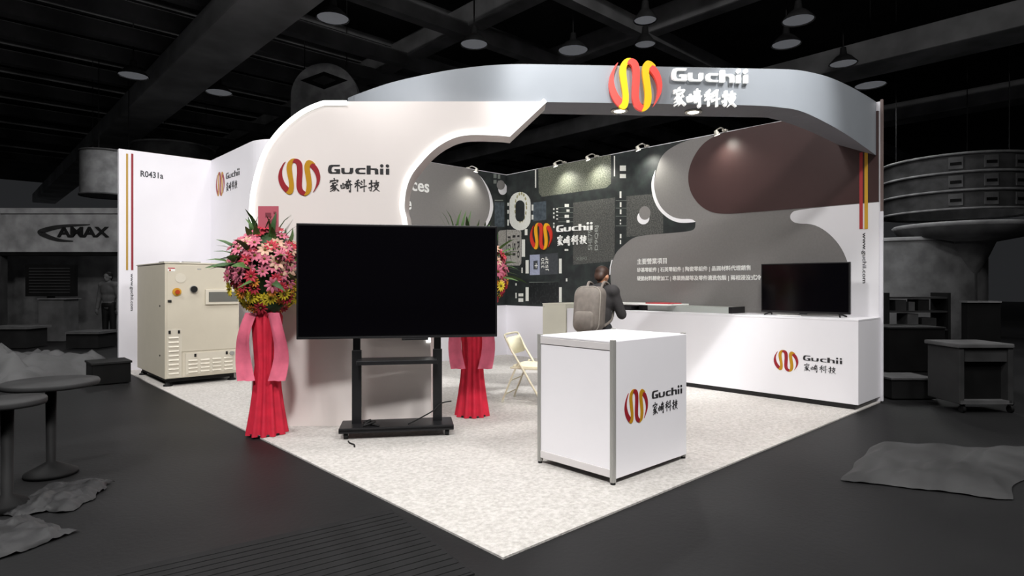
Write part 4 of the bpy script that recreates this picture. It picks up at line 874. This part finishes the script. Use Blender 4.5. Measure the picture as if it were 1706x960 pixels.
def person(loc, rz, label, J, mats, hand=True):
    """J: joints in local metres, +y is the way the figure faces"""
    e = empty('person', loc, rz); tag(e, label, 'person'); M_ = xf(loc, rz); V = lambda k: Vector(J[k])
    body = MB(); jk = MB(); tr = MB(); hr = MB()
    pel, che, nk, hd = V('pelvis'), V('chest'), V('neck'), V('head')
    def torso(mb, g):
        ellipsoid(mb, pel, (.155 + g, .11 + g, .12 + g)); ellipsoid(mb, (pel + che) / 2, (.145 + g, .105 + g, .17 + g)); ellipsoid(mb, che, (.17 + g, .115 + g, .16 + g))
        capsule(mb, V('shl'), V('shr'), .068 + g, .068 + g); capsule(mb, che + Vector((0, 0, .08)), nk, .085 + g, .055 + g * .5)
    torso(body, 0); capsule(body, nk - Vector((0, 0, .03)), hd - Vector((0, 0.01, .03)), .052, .05)
    fwd = (V('gaze') - hd).normalized(); rh = fwd.to_track_quat('Y', 'Z').to_matrix()
    L = lambda x, y, z: hd + rh @ Vector((x, y, z))
    ellipsoid(body, L(0, 0, .02), (.075, .094, .095), rh); ellipsoid(body, L(0, .03, -.045), (.055, .06, .065), rh); ellipsoid(body, L(0, .10, -.015), (.012, .018, .022), rh)
    ellipsoid(body, L(0, .083, -.06), (.024, .01, .01), rh)
    for s_ in (-1, 1): ellipsoid(body, L(.078 * s_, -.005, -.005), (.012, .022, .032), rh)
    torso(jk, .018)
    for s_ in 'lr':
        sh, el, wr_ = V('sh' + s_), V('el' + s_), V('wr' + s_); capsule(body, sh, el, .052, .042); capsule(body, el, wr_, .042, .028)
        capsule(jk, sh, el, .072, .06); capsule(jk, el, wr_ - (wr_ - el) * .05, .06, .044)
        hp, kn_, an = V('hp' + s_), V('kn' + s_), V('an' + s_); capsule(body, hp, kn_, .082, .055); capsule(body, kn_, an, .055, .036)
        capsule(tr, hp + Vector((0, 0, .02)), kn_, .098, .07); capsule(tr, kn_, an + Vector((0, 0, .01)), .07, .052)
        d = (wr_ - el).normalized(); sid = d.cross(Vector((0, 0, 1))).normalized(); upv = sid.cross(d)
        pc = wr_ + d * .045; ellipsoid(body, pc, (.036, .036, .036)); capsule(body, wr_, wr_ + d * .07, .026, .03)
        for q, ln in enumerate((.062, .074, .07, .055)):
            b0 = wr_ + d * .085 + sid * (.018 * (q - 1.5)); b1_ = b0 + d * ln * .55 - upv * .012; capsule(body, b0, b1_, .0095, .009, 8); capsule(body, b1_, b1_ + d * ln * .2 - upv * ln * .4, .009, .008, 8)
        sg = -1 if s_ == 'l' else 1
        t0 = wr_ + d * .035 - sid * .02 * sg; capsule(body, t0, t0 - sid * .03 * sg + d * .035, .012, .01, 8)
        capsule(body, an, an + Vector((0, .12, -.04)), .04, .03)
    ellipsoid(tr, pel, (.172, .13, .13))
    ellipsoid(hr, L(0, -.018, .042), (.086, .098, .088), rh); ellipsoid(hr, L(0, -.06, -.01), (.07, .05, .075), rh)
    fuse(body, 'body', 'skin' if not mats.get('skin') else mats['skin'], e, M_, .009, 3); fuse(jk, 'jacket', mats['jacket'], e, M_, .014, 8); fuse(tr, 'trousers', mats['trousers'], e, M_, .014, 8); fuse(hr, 'hair', mats['hair'], e, M_, .011, 4)
    for s_ in (-1, 1):
        k = L(.03 * s_, .083, .012); ey = MB(); ellipsoid(ey, k, (.011, .007, .006), rh)
        for v in range(len(ey.v)): ey.v[v] = M_ @ ey.v[v]
        ey.build('eye', 'shoe', e)
    for s_ in 'lr':
        a = V('an' + s_); shoe = MB(); ellipsoid(shoe, (a.x, a.y + .06, .045), (.048, .14, .045)); ellipsoid(shoe, (a.x, a.y - .01, .07), (.045, .06, .055))
        o = fuse(shoe, 'shoe', mats['shoe'], e, M_, .011, 4)
    return e
JP = dict(pelvis=(0, 0, .86), chest=(0, .05, 1.19), neck=(0, .075, 1.36), head=(0, .11, 1.475), gaze=(0.05, .6, 1.25), shl=(-.165, .055, 1.30), shr=(.165, .055, 1.30),
          ell=(-.25, .10, 1.03), elr=(.25, .12, 1.03), wrl=(-.10, .32, 1.10), wrr=(.12, .33, 1.10), hpl=(-.085, 0, .84), hpr=(.085, 0, .84), knl=(-.10, .03, .46), knr=(.10, -.01, .46), anl=(-.11, -.03, .085), anr=(.11, -.05, .085))
pp = Vector((-2.061, -2.2866, 0)) - tow * 7.15 + rtv * (143 * 7.15 / 1009.8)
prz = math.radians(-78)
pe = person((pp.x, pp.y, Z0), prz, 'person in a dark jacket wearing a backpack, standing behind the white desk', JP, dict(jacket='jacket', trousers='trousers', hair='hair', shoe='shoe'))
PM = xf((pp.x, pp.y, Z0), prz)
bk = empty('backpack', (PM @ Vector((0, -0.2, 0.85)))[:], prz); tag(bk, 'rounded grey-brown backpack on the back of the person behind the desk', 'backpack')
mb = MB(); prof = rrect(-0.165, 0.165, 0.84, 1.36, 0.1, 6); vs = []; nn = len(prof)
for sc_, yy in ((0.9, -0.10), (1.0, -0.13), (1.0, -0.27), (0.9, -0.31), (0.6, -0.33)):
    vs += [PM @ Vector((x * sc_, yy + (z - 1.1) * 0.13, 1.1 + (z - 1.1) * sc_)) for x, z in prof]
fs = [tuple(range(nn))] + [(r * nn + (k + 1) % nn, r * nn + k, (r + 1) * nn + k, (r + 1) * nn + (k + 1) % nn) for r in range(4) for k in range(nn)] + [tuple(reversed(range(4 * nn, 5 * nn)))]
mb.add(vs, fs, 0, True); mb.build('main_bag', 'backpack', bk)
mb = MB(); prof2 = rrect(-0.125, 0.125, 0.87, 1.08, 0.05, 5); n2 = len(prof2); vs = []
for sc_, yy in ((1, -0.31), (1, -0.345), (0.88, -0.36)): vs += [PM @ Vector((x * sc_, yy + (z - 1.1) * 0.13, 0.975 + (z - 0.975) * sc_)) for x, z in prof2]
mb.add(vs, [(r * n2 + (k + 1) % n2, r * n2 + k, (r + 1) * n2 + k, (r + 1) * n2 + (k + 1) % n2) for r in range(2) for k in range(n2)] + [tuple(reversed(range(2 * n2, 3 * n2)))], 0, True); mb.build('front_pocket', 'backpack', bk)
MB().tube([PM @ Vector((x, -0.275 + (z - 1.1) * 0.13, z)) for x, z in prof], 0.006, 6, closed=True).build('piping', 'backpack_trim', bk)
for s_ in (-1, 1):
    MB().tube(crom([PM @ Vector(q) for q in ((.09 * s_, -.10, 1.33), (.10 * s_, -0.03, 1.41), (.105 * s_, .10, 1.36), (.12 * s_, .17, 1.2), (.15 * s_, .06, 0.98), (.13 * s_, -.12, .9))], 5), 0.016, 8).build('strap', 'backpack', bk)

# ------------------------------------------------------------------ the dark hall round the stand
CAM = Vector((-2.061, -2.2866, 0)); fwv = -tow
def hp(u, dep, z): return CAM + fwv * dep + rtv * ((u - 853) * dep / 1009.8) + Vector((0, 0, z))
HZ = math.atan2(rtv.y, rtv.x)
for (x, y, z, r, lab) in ((4.94, 11.81, 8.0, .42, 'pale lamp under the wide duct, top left of the big partition'), (2.22, 19.99, 8, .45, 'dim hall lamp left of the wide ceiling duct'), (4.76, 19.93, 8, .45, 'dim hall lamp right of the wide ceiling duct'),
                          (13.54, 3.97, 8, .4, 'upper hall lamp above the curved end of the canopy beam'), (14.86, 4.82, 8, .4, 'hall lamp just above the canopy beam lettering'), (17.6, 4.28, 8, .4, 'small hall lamp close above the canopy curve'), (20.39, 4.38, 8, .5, 'distant hall lamp right beside the canopy end'),
                          (8.55, 10.68, 8, .4, 'hall lamp above the left sweep of the canopy beam'), (10.88, 9.11, 8, .45, 'hall lamp above the middle of the canopy beam'), (10.73, 6.58, 8, .3, 'highest hall lamp above the ribbon emblem'), (12.01, 7.47, 8, .3, 'hall lamp close above the ribbon emblem')):
    e = empty('high_bay_lamp', (x, y, z)); tag(e, lab, 'lamp', 'high-bay lamps of the hall')
    MB().lathe([(0.08, z + .5), (0.1, z + .3), (r * .55, z + .22), (r, z + .02), (r * .96, z)], (x, y, 0), 20).build('reflector', 'hall_d3', e)
    MB().lathe([(0.001, z + .05), (r * .9, z + .03)], (x, y, 0), 20).build('lens', 'far_glow', e)
    sl = bpy.data.lights.new('high_bay_beam', 'SPOT'); sl.energy = 260; sl.spot_size = 2.6; sl.spot_blend = 0.5; sl.shadow_soft_size = r * .8
    so = bpy.data.objects.new('high_bay_beam', sl); COL.objects.link(so); so.location = (x, y, z - .06); set_parent(so, e)
    MB().cyl((x, y, z + .45), (x, y, 11), .02, seg=6).build('drop_rod', 'hall_d3', e)

def hbox(name, u0, u1, dep, z0, z1, depth, m, parent=None, bevel=0.0):
    w = (u1 - u0) * dep / 1009.8; c = hp((u0 + u1) / 2, dep, 0) + fwv * (depth / 2)
    return MB().box((0, 0, (z0 + z1) / 2), (w, depth, z1 - z0), xf((c.x, c.y, 0), HZ), bevel).build(name, m, parent)
zz = lambda v, dep: 1.4 + (473.5 - v) * dep / 1009.8
# left neighbour stand
nb = empty('neighbour_stand', hp(90, 16.5, 0)); tag(nb, 'dim neighbouring stand with dark oval sign on its fascia, far left', 'exhibition stand')
hbox('fascia', -120, 208, 16, zz(421, 16), zz(356, 16), .25, 'hall_d6', nb); hbox('fascia_trim', -120, 208, 15.95, zz(356, 16), zz(347, 16), .35, 'hall_d6', nb); hbox('fascia_trim', -120, 208, 15.95, zz(426, 16), zz(420, 16), .3, 'hall_d1', nb)
hbox('back_wall', -120, 208, 17.5, 0, zz(421, 17.5), .1, 'hall_d5', nb); hbox('corner_post', 196, 208, 15.98, 0, zz(421, 16), .2, 'hall_d3', nb); hbox('corner_post', -8, 2, 15.98, 0, zz(421, 16), .2, 'hall_d3', nb)
FRAMES['N'] = (tuple(hp(853, 15.99, 0)), tuple(rtv), tuple(tow)); FR['N'] = Frame('N')
sN = 15.99 / 1009.8
text_on('sign_lettering', 'AMAX', None, 'hall_d2', nb, 0.0, 0.03, bold=0.03, box=('N', (96 - 853) * sN, (182 - 853) * sN, zz(395, 16), zz(378, 16)))
sw = crom([(150, 374), (112, 375), (84, 379), (65, 386), (75, 394), (98, 401), (122, 402)], 5); L_ = []; R_ = []
for i, p in enumerate(sw):
    t = i / (len(sw) - 1); w = 0.6 + 5.5 * math.sin(t * math.pi); a = Vector(sw[max(i - 1, 0)]); c_ = Vector(sw[min(i + 1, len(sw) - 1)]); d = (c_ - a).normalized(); L_.append((p[0] - d.y * w * .3, p[1] + d.x * w * .3)); R_.append((p[0] + d.y * w, p[1] - d.x * w))
MB().prism([((u - 853) * sN, zz(v, 16)) for u, v in L_ + R_[::-1]], 0, .02, FR['N'].p).build('sign_swoosh', 'hall_d3', nb)
mo = empty('wall_monitor', hp(82, 15.8, 1.1)); tag(mo, 'dim monitor with striped picture at the neighbouring stand', 'monitor')
hbox('casing', 42, 124, 15.6, zz(494, 15.6), zz(441, 15.6), .12, 'hall_d1', mo)
for k in range(9): hbox('picture_line', 48, 116, 15.59, zz(488 - k * 5, 15.6), zz(486.4 - k * 5, 15.6), .02, 'hall_d3', mo)
hbox('stand_post', 78, 88, 15.66, 0, zz(494, 15.6), .08, 'hall_d2', mo)
ct2 = empty('small_counter', hp(85, 14.8, 0)); tag(ct2, 'dim pale counter in front of the far left monitor', 'counter')
hbox('body', 64, 106, 14.6, 0.02, zz(499, 14.6), .5, 'hall_d4', ct2); hbox('top_board', 62, 108, 14.56, zz(499, 14.6), zz(497.5, 14.6), .56, 'hall_d5', ct2)
for u0, u1, v0, m, lab in ((-30, 45, 545, 'hall_d2', 'dark display table at the far left edge of the hall'), (108, 165, 553, 'hall_d2', 'low dark display table left of the ivory machine')):
    tb = empty('display_table', hp((u0 + u1) / 2, 13, 0)); tag(tb, lab, 'table')
    zt = zz(v0, 13); hbox('table_top', u0, u1, 13, zt - .05, zt, .7, 'hall_d4', tb); hbox('table_front', u0 + 2, u1 - 2, 13.05, .02, zt - .05, .6, m, tb)
JB = {k: (v[0], v[1] * .4, v[2] * 1.06) for k, v in JP.items()}; JB.update(wrl=(-.26, .06, .82), wrr=(.26, .06, .82), ell=(-.25, 0, 1.08), elr=(.25, 0, 1.08), gaze=(0, 1, 1.5), anl=(-.11, 0, .085), anr=(.11, 0, .085))
pb = hp(182, 14.4, 0); person((pb.x, pb.y, 0.0), 2.3, 'dim figure in a pale shirt standing far left behind the stand wall', JB, dict(jacket='hall_d4', trousers='hall_d1', hair='hall_d1', shoe='hall_d1', skin='hall_d4'))
MATS['skin_dim'] = MATS['hall_d4']
# crates, tables and film on the left
ck = empty('black_crate', (-0.42, 7.9, 0)); tag(ck, 'black crate on the floor beside the left end of the stand', 'crate')
M2 = xf((-0.40, 7.95, 0)); MB().box((0, 0, .15), (.46, .5, .28), M2, .01).build('box', 'hall_d1', ck); MB().box((0, 0, .30), (.49, .53, .03), M2, .006).build('lid', 'hall_d2', ck)
def round_table(u, dep, r, lab):
    p = hp(u, dep, 0); e = empty('round_table', p); tag(e, lab, 'table', 'dim round tables in the left aisle')
    MB().lathe([(0.001, .65), (r * .98, .65), (r, .665), (r, .68), (r * .98, .69), (0.001, .69)], p, 40).build('table_top', 'table_grey', e)
    MB().lathe([(0.001, .65), (.035, .65), (.03, .1), (.12, .05), (r * .55, .025), (r * .56, .005), (0.001, .005)], p, 24).build('pedestal', 'hall_d2', e)
round_table(85, 4.45, .30, 'dim round pedestal table in the left aisle, the larger one'); round_table(12, 3.75, .2, 'dim small round table cut by the left picture edge')
def film(name, lab, cx, cy, sx, sy, rz, h, seed, m='hall_film', nx=34, ny=22, cat='plastic film'):
    mb = MB(); vs = []; R_ = Matrix.Rotation(rz, 3, 'Z')
    for j in range(ny):
        for i in range(nx):
            s_, t = i / (nx - 1) * 2 - 1, j / (ny - 1) * 2 - 1
            edge = max(abs(s_), abs(t)); wob = 1 + .22 * noise.noise((s_ * 1.6 + seed, t * 1.6, 0)); x, y = s_ * sx * wob, t * sy * (1 + .25 * noise.noise((s_ * 2, t * 2, seed)))
            z = h * max(0.0, (1 - edge ** 4)) * (.45 + .9 * abs(noise.noise((s_ * 2.2 + seed, t * 2.6, seed * .7)))) + h * .35 * abs(noise.noise((s_ * 6, t * 6, seed))) + .006
            v = R_ @ Vector((x, y, z)); vs.append((cx + v.x, cy + v.y, v.z))
    mb.add(vs, [(j * nx + i, j * nx + i + 1, (j + 1) * nx + i + 1, (j + 1) * nx + i) for j in range(ny - 1) for i in range(nx - 1)], 0, True)
    o = mb.build(name, m); return tag(o, lab, cat)
film('plastic_film', 'crumpled dim plastic film on the hall floor, nearest the left picture edge', -1.95, 2.0, .36, .28, .4, .08, 3)
film('plastic_film', 'crumpled dim plastic film under the round table on the left', -1.52, 2.62, .3, .2, 1.0, .07, 8)
film('cloth_heap', 'low dim heap of tarpaulin in the far left aisle', -1.55, 9.6, 1.3, 1.0, -.75, .45, 5, 'hall_d4', cat='tarpaulin')
mb = MB(); vs = []; NX, NY = 48, 26; A_, B_, C_, D_ = Vector((2.58, -.72)), Vector((3.78, -.58)), Vector((4.75, -1.6)), Vector((2.98, -1.62))
for j in range(NY):
    for i in range(NX):
        s_, t = i / (NX - 1), j / (NY - 1); q = A_.lerp(B_, t).lerp(D_.lerp(C_, t), s_) + Vector((noise.noise((s_ * 3, t * 3, 1)), noise.noise((s_ * 3, t * 3, 5)))) * .09
        ed = min(1.0, 8 * min(s_, 1 - s_, t, 1 - t)); z = .008 + ed * (.05 + .045 * noise.noise((s_ * 2.2, t * 3.2, 2)) + .035 * abs(noise.noise((s_ * 7, t * 2.0, 9)))) + .01 * abs(noise.noise((s_ * 9, t * 9, 4)))
        vs.append((q.x, q.y, max(.006, z)))
mb.add(vs, [(j * NX + i, j * NX + i + 1, (j + 1) * NX + i + 1, (j + 1) * NX + i) for j in range(NY - 1) for i in range(NX - 1)], 0, True)
tag(mb.build('plastic_sheet', 'sheet_grey'), 'long dim folded plastic sheet lying on the hall floor at right', 'plastic sheet')
mt = empty('floor_mat', (-0.3, 0.45, 0)); tag(mt, 'dark ribbed mat on the hall floor at the bottom edge', 'mat')
MM = xf((-1.42, 0.66, 0), math.atan2(-.2, 1.33)); MB().box((.55, 0, .005), (1.5, 1.0, .008), MM).build('mat_base', 'mat_rubber', mt)
for k in range(16): MB().box((.55, -.46 + k * .061, .0105), (1.48, .045, .0035), MM, .0012).build('mat_rib', 'mat_rubber', mt)
# hanging signs
hs = empty('round_sign', hp(540, 20, 7)); tag(hs, 'dim hanging sign with rounded top and dark diamond mark, above the partition', 'hanging sign')
q0 = (540 - 853) * 20 / 1009.8; FRAMES['G'] = (tuple(hp(853, 20, 0)), tuple(rtv), tuple(tow)); FR['G'] = Frame('G')
rr_ = 1.1
MB().prism([(q0 - rr_, 6.0), (q0 + rr_, 6.0)] + arc((q0, 7.6), rr_, 0, 180, 24), -.35, 0, FR['G'].p).build('board', 'hall_d6', hs)
MB().prism([(q0 - .78, 8.12), (q0, 7.83), (q0 + .78, 8.12), (q0, 8.41)], 0, .02, FR['G'].p).build('diamond_mark', 'hall_d1', hs); MB().prism([(q0 - .4, 8.12), (q0, 7.96), (q0 + .4, 8.12), (q0, 8.28)], 0.02, .03, FR['G'].p).build('diamond_bar', 'hall_d3', hs)
for s_ in (-.7, .7): MB().cyl(FR['G'].p(q0 + s_, 8.35, -.17), FR['G'].p(q0 + s_, 11, -.17), .015, seg=6).build('hanging_wire', 'hall_d3', hs)
def drum(name, lab, p, r, z0, z1, tiers, m, rim, panels=0, ceil_=11):
    e = empty(name, (p.x, p.y, z0)); tag(e, lab, 'hanging sign'); hgt = (z1 - z0) / tiers
    for k in range(tiers):
        a = z0 + k * hgt; MB().lathe([(r * .97, a), (r * .97, a + hgt)], (p.x, p.y, 0), 40).build('drum_tier', m, e)
        if panels:
            for q in range(panels):
                an = math.atan2(tow.y, tow.x) + (q - (panels - 1) / 2) * .42
                bb = Vector((p.x + math.cos(an) * r * .975, p.y + math.sin(an) * r * .975, a + hgt * .5)); Mq = xf(bb, an); MB().box((0, 0, 0), (.04, r * .17, hgt * .66), Mq, .01).build('tier_panel', 'hall_d5', e); MB().box((.025, 0, -.02), (.02, r * .13, hgt * .16), Mq).build('panel_mark', 'hall_d1', e)
    for k in range(tiers + 1): MB().lathe([(r * .96, z0 + k * hgt - .03), (r * 1.01, z0 + k * hgt - .03), (r * 1.01, z0 + k * hgt + .03), (r * .96, z0 + k * hgt + .03)], (p.x, p.y, 0), 40).build('drum_rim', rim, e)
    for k in range(3): MB().cyl((p.x + r * .8 * math.cos(k * 2.1), p.y + r * .8 * math.sin(k * 2.1), z1), (p.x + r * .8 * math.cos(k * 2.1), p.y + r * .8 * math.sin(k * 2.1), ceil_), .015, seg=6).build('hanging_wire', 'hall_d3', e)
drum('drum_sign', 'dim round drum sign hanging left of the stand wall', hp(178, 22, 0), .85, 4.6, 6.15, 1, 'hall_d6', 'hall_d5')
drum('tiered_sign', 'dim three-tier round hanging sign to the right of the stand', hp(1592, 20, 0), 2.15, zz(346, 18), zz(253, 18), 3, 'hall_d4', 'hall_d6', 4)
drum('ring_sign', 'dim wide ring sign hanging behind the left stand wall', hp(290, 26, 0), 1.6, zz(300, 25), zz(238, 25), 1, 'hall_d5', 'hall_d6')
# right neighbour: round canopy on a fluted column, crates, shelf, cabinet
fn = empty('round_canopy', hp(1600, 16, 0)); tag(fn, 'dim round canopy with pale rim on a flared column, far right', 'canopy')
p = hp(1600, 16, 0)
MB().lathe([(1.5, zz(376, 15)), (1.55, zz(372, 15)), (1.5, zz(369, 15)), (0.001, zz(369, 15))], p, 48).build('canopy_rim', 'hall_d6', fn); MB().lathe([(1.5, zz(376, 15)), (1.35, zz(392, 15)), (.75, zz(400, 15)), (.6, zz(425, 15)), (.38, zz(455, 15)), (.38, 0.0)], p, 40).build('flared_column', 'hall_d5', fn)
hbx = empty('curved_wall', hp(1540, 15.5, 0)); tag(hbx, 'dim low curved stand wall left of the flared column', 'stand wall')
mb = MB(); mb.lathe([(2.0, .0), (2.0, zz(395, 15)), (1.92, zz(395, 15)), (1.92, 0)], hp(1500, 17.5, 0), 30, a0=math.atan2(tow.y, tow.x) - 1.1, a1=math.atan2(tow.y, tow.x) + 1.1); mb.build('wall_shell', 'hall_d5', hbx)
mb = MB(); mb.lathe([(2.02, zz(397, 15)), (2.02, zz(391, 15)), (1.9, zz(391, 15))], hp(1500, 17.5, 0), 30, a0=math.atan2(tow.y, tow.x) - 1.1, a1=math.atan2(tow.y, tow.x) + 1.1); mb.build('wall_cap', 'hall_d6', hbx)
def hall_cabinet(name, lab, cat, u0, u1, dep, v0, v1, m_body, m_top, depth=.5):
    e = empty(name, hp((u0 + u1) / 2, dep, 0)); tag(e, lab, cat); hbox('body', u0, u1, dep, max(.015, zz(v1, dep)), zz(v0, dep) - .02, depth, m_body, e, .01); hbox('top_board', u0 - 1, u1 + 1, dep - .02, zz(v0, dep) - .02, zz(v0, dep), depth + .03, m_top, e); return e
hall_cabinet('storage_crate', 'dim dark crate on the hall floor right of the white counter', 'crate', 1486, 1560, 7.3, 630, 673, 'hall_d2', 'hall_d4', .45)
hall_cabinet('dark_counter', 'dim dark counter with pale top standing behind the storage crate', 'counter', 1482, 1575, 9.6, 545, 622, 'hall_d1', 'hall_d3', .7)
hall_cabinet('display_panel_stand', 'dim upright black panel behind the rolling cabinet', 'panel', 1612, 1668, 8.2, 502, 645, 'hall_d1', 'hall_d5', .12)
sh = empty('shelf_unit', hp(1525, 10.5, 0)); tag(sh, 'dim shelf unit with stacked goods right of the stand wall', 'shelf')
for v in (495, 518, 548): hbox('shelf_board', 1478, 1582, 10.5, zz(v, 10.5) - .03, zz(v, 10.5), .45, 'hall_d3', sh)
for u in (1478, 1580): hbox('upright', u, u + 4, 10.48, 0, zz(488, 10.5), .45, 'hall_d2', sh)
for i, (u0, u1, v0, v1, m) in enumerate(((1492, 1510, 500, 518, 'hall_d3'), (1514, 1524, 503, 518, 'hall_d4'), (1530, 1548, 499, 518, 'hall_d2'), (1512, 1530, 523, 548, 'hall_d4'), (1536, 1560, 530, 548, 'hall_d3'))):
    t = hbox('goods_box', u0, u1, 10.52, zz(v1, 10.5), zz(v0, 10.5), .3, m); tag(t, ['dim box at the left of the upper shelf', 'narrow pale box on the middle of the upper shelf', 'dark box at the right of the upper shelf', 'pale box on the lower shelf, left one', 'grey box on the lower shelf, right one'][i] + ' in the right background', 'box', 'boxes on the background shelf')
rc = empty('rolling_cabinet', hp(1645, 6.7, 0)); tag(rc, 'dim rolling cabinet with grey frame and black front at the right edge', 'cabinet')
D_ = 6.55
for u in (1598, 1680): hbox('side_frame', u, u + 9, D_, .1, zz(577, D_), .5, 'hall_d3', rc, .01)
hbox('back_panel', 1606, 1682, D_ + .1, .12, zz(582, D_), .38, 'hall_d1', rc); hbox('top_board', 1596, 1691, D_ - .02, zz(580, D_), zz(573, D_), .54, 'hall_d4', rc, .012); hbox('upper_drawer', 1607, 1680, D_ + .02, zz(603, D_), zz(582, D_), .1, 'hall_d3', rc); hbox('lower_rail', 1600, 1688, D_, .1, .14, .5, 'hall_d4', rc)
for u in (1603, 1683):
    for dd in (0.05, .42):
        q = hp(u, D_ + dd, .04); MB().tube([q - rtv * .015, q + rtv * .015], .04, 12).build('wheel', 'hall_d1', rc)
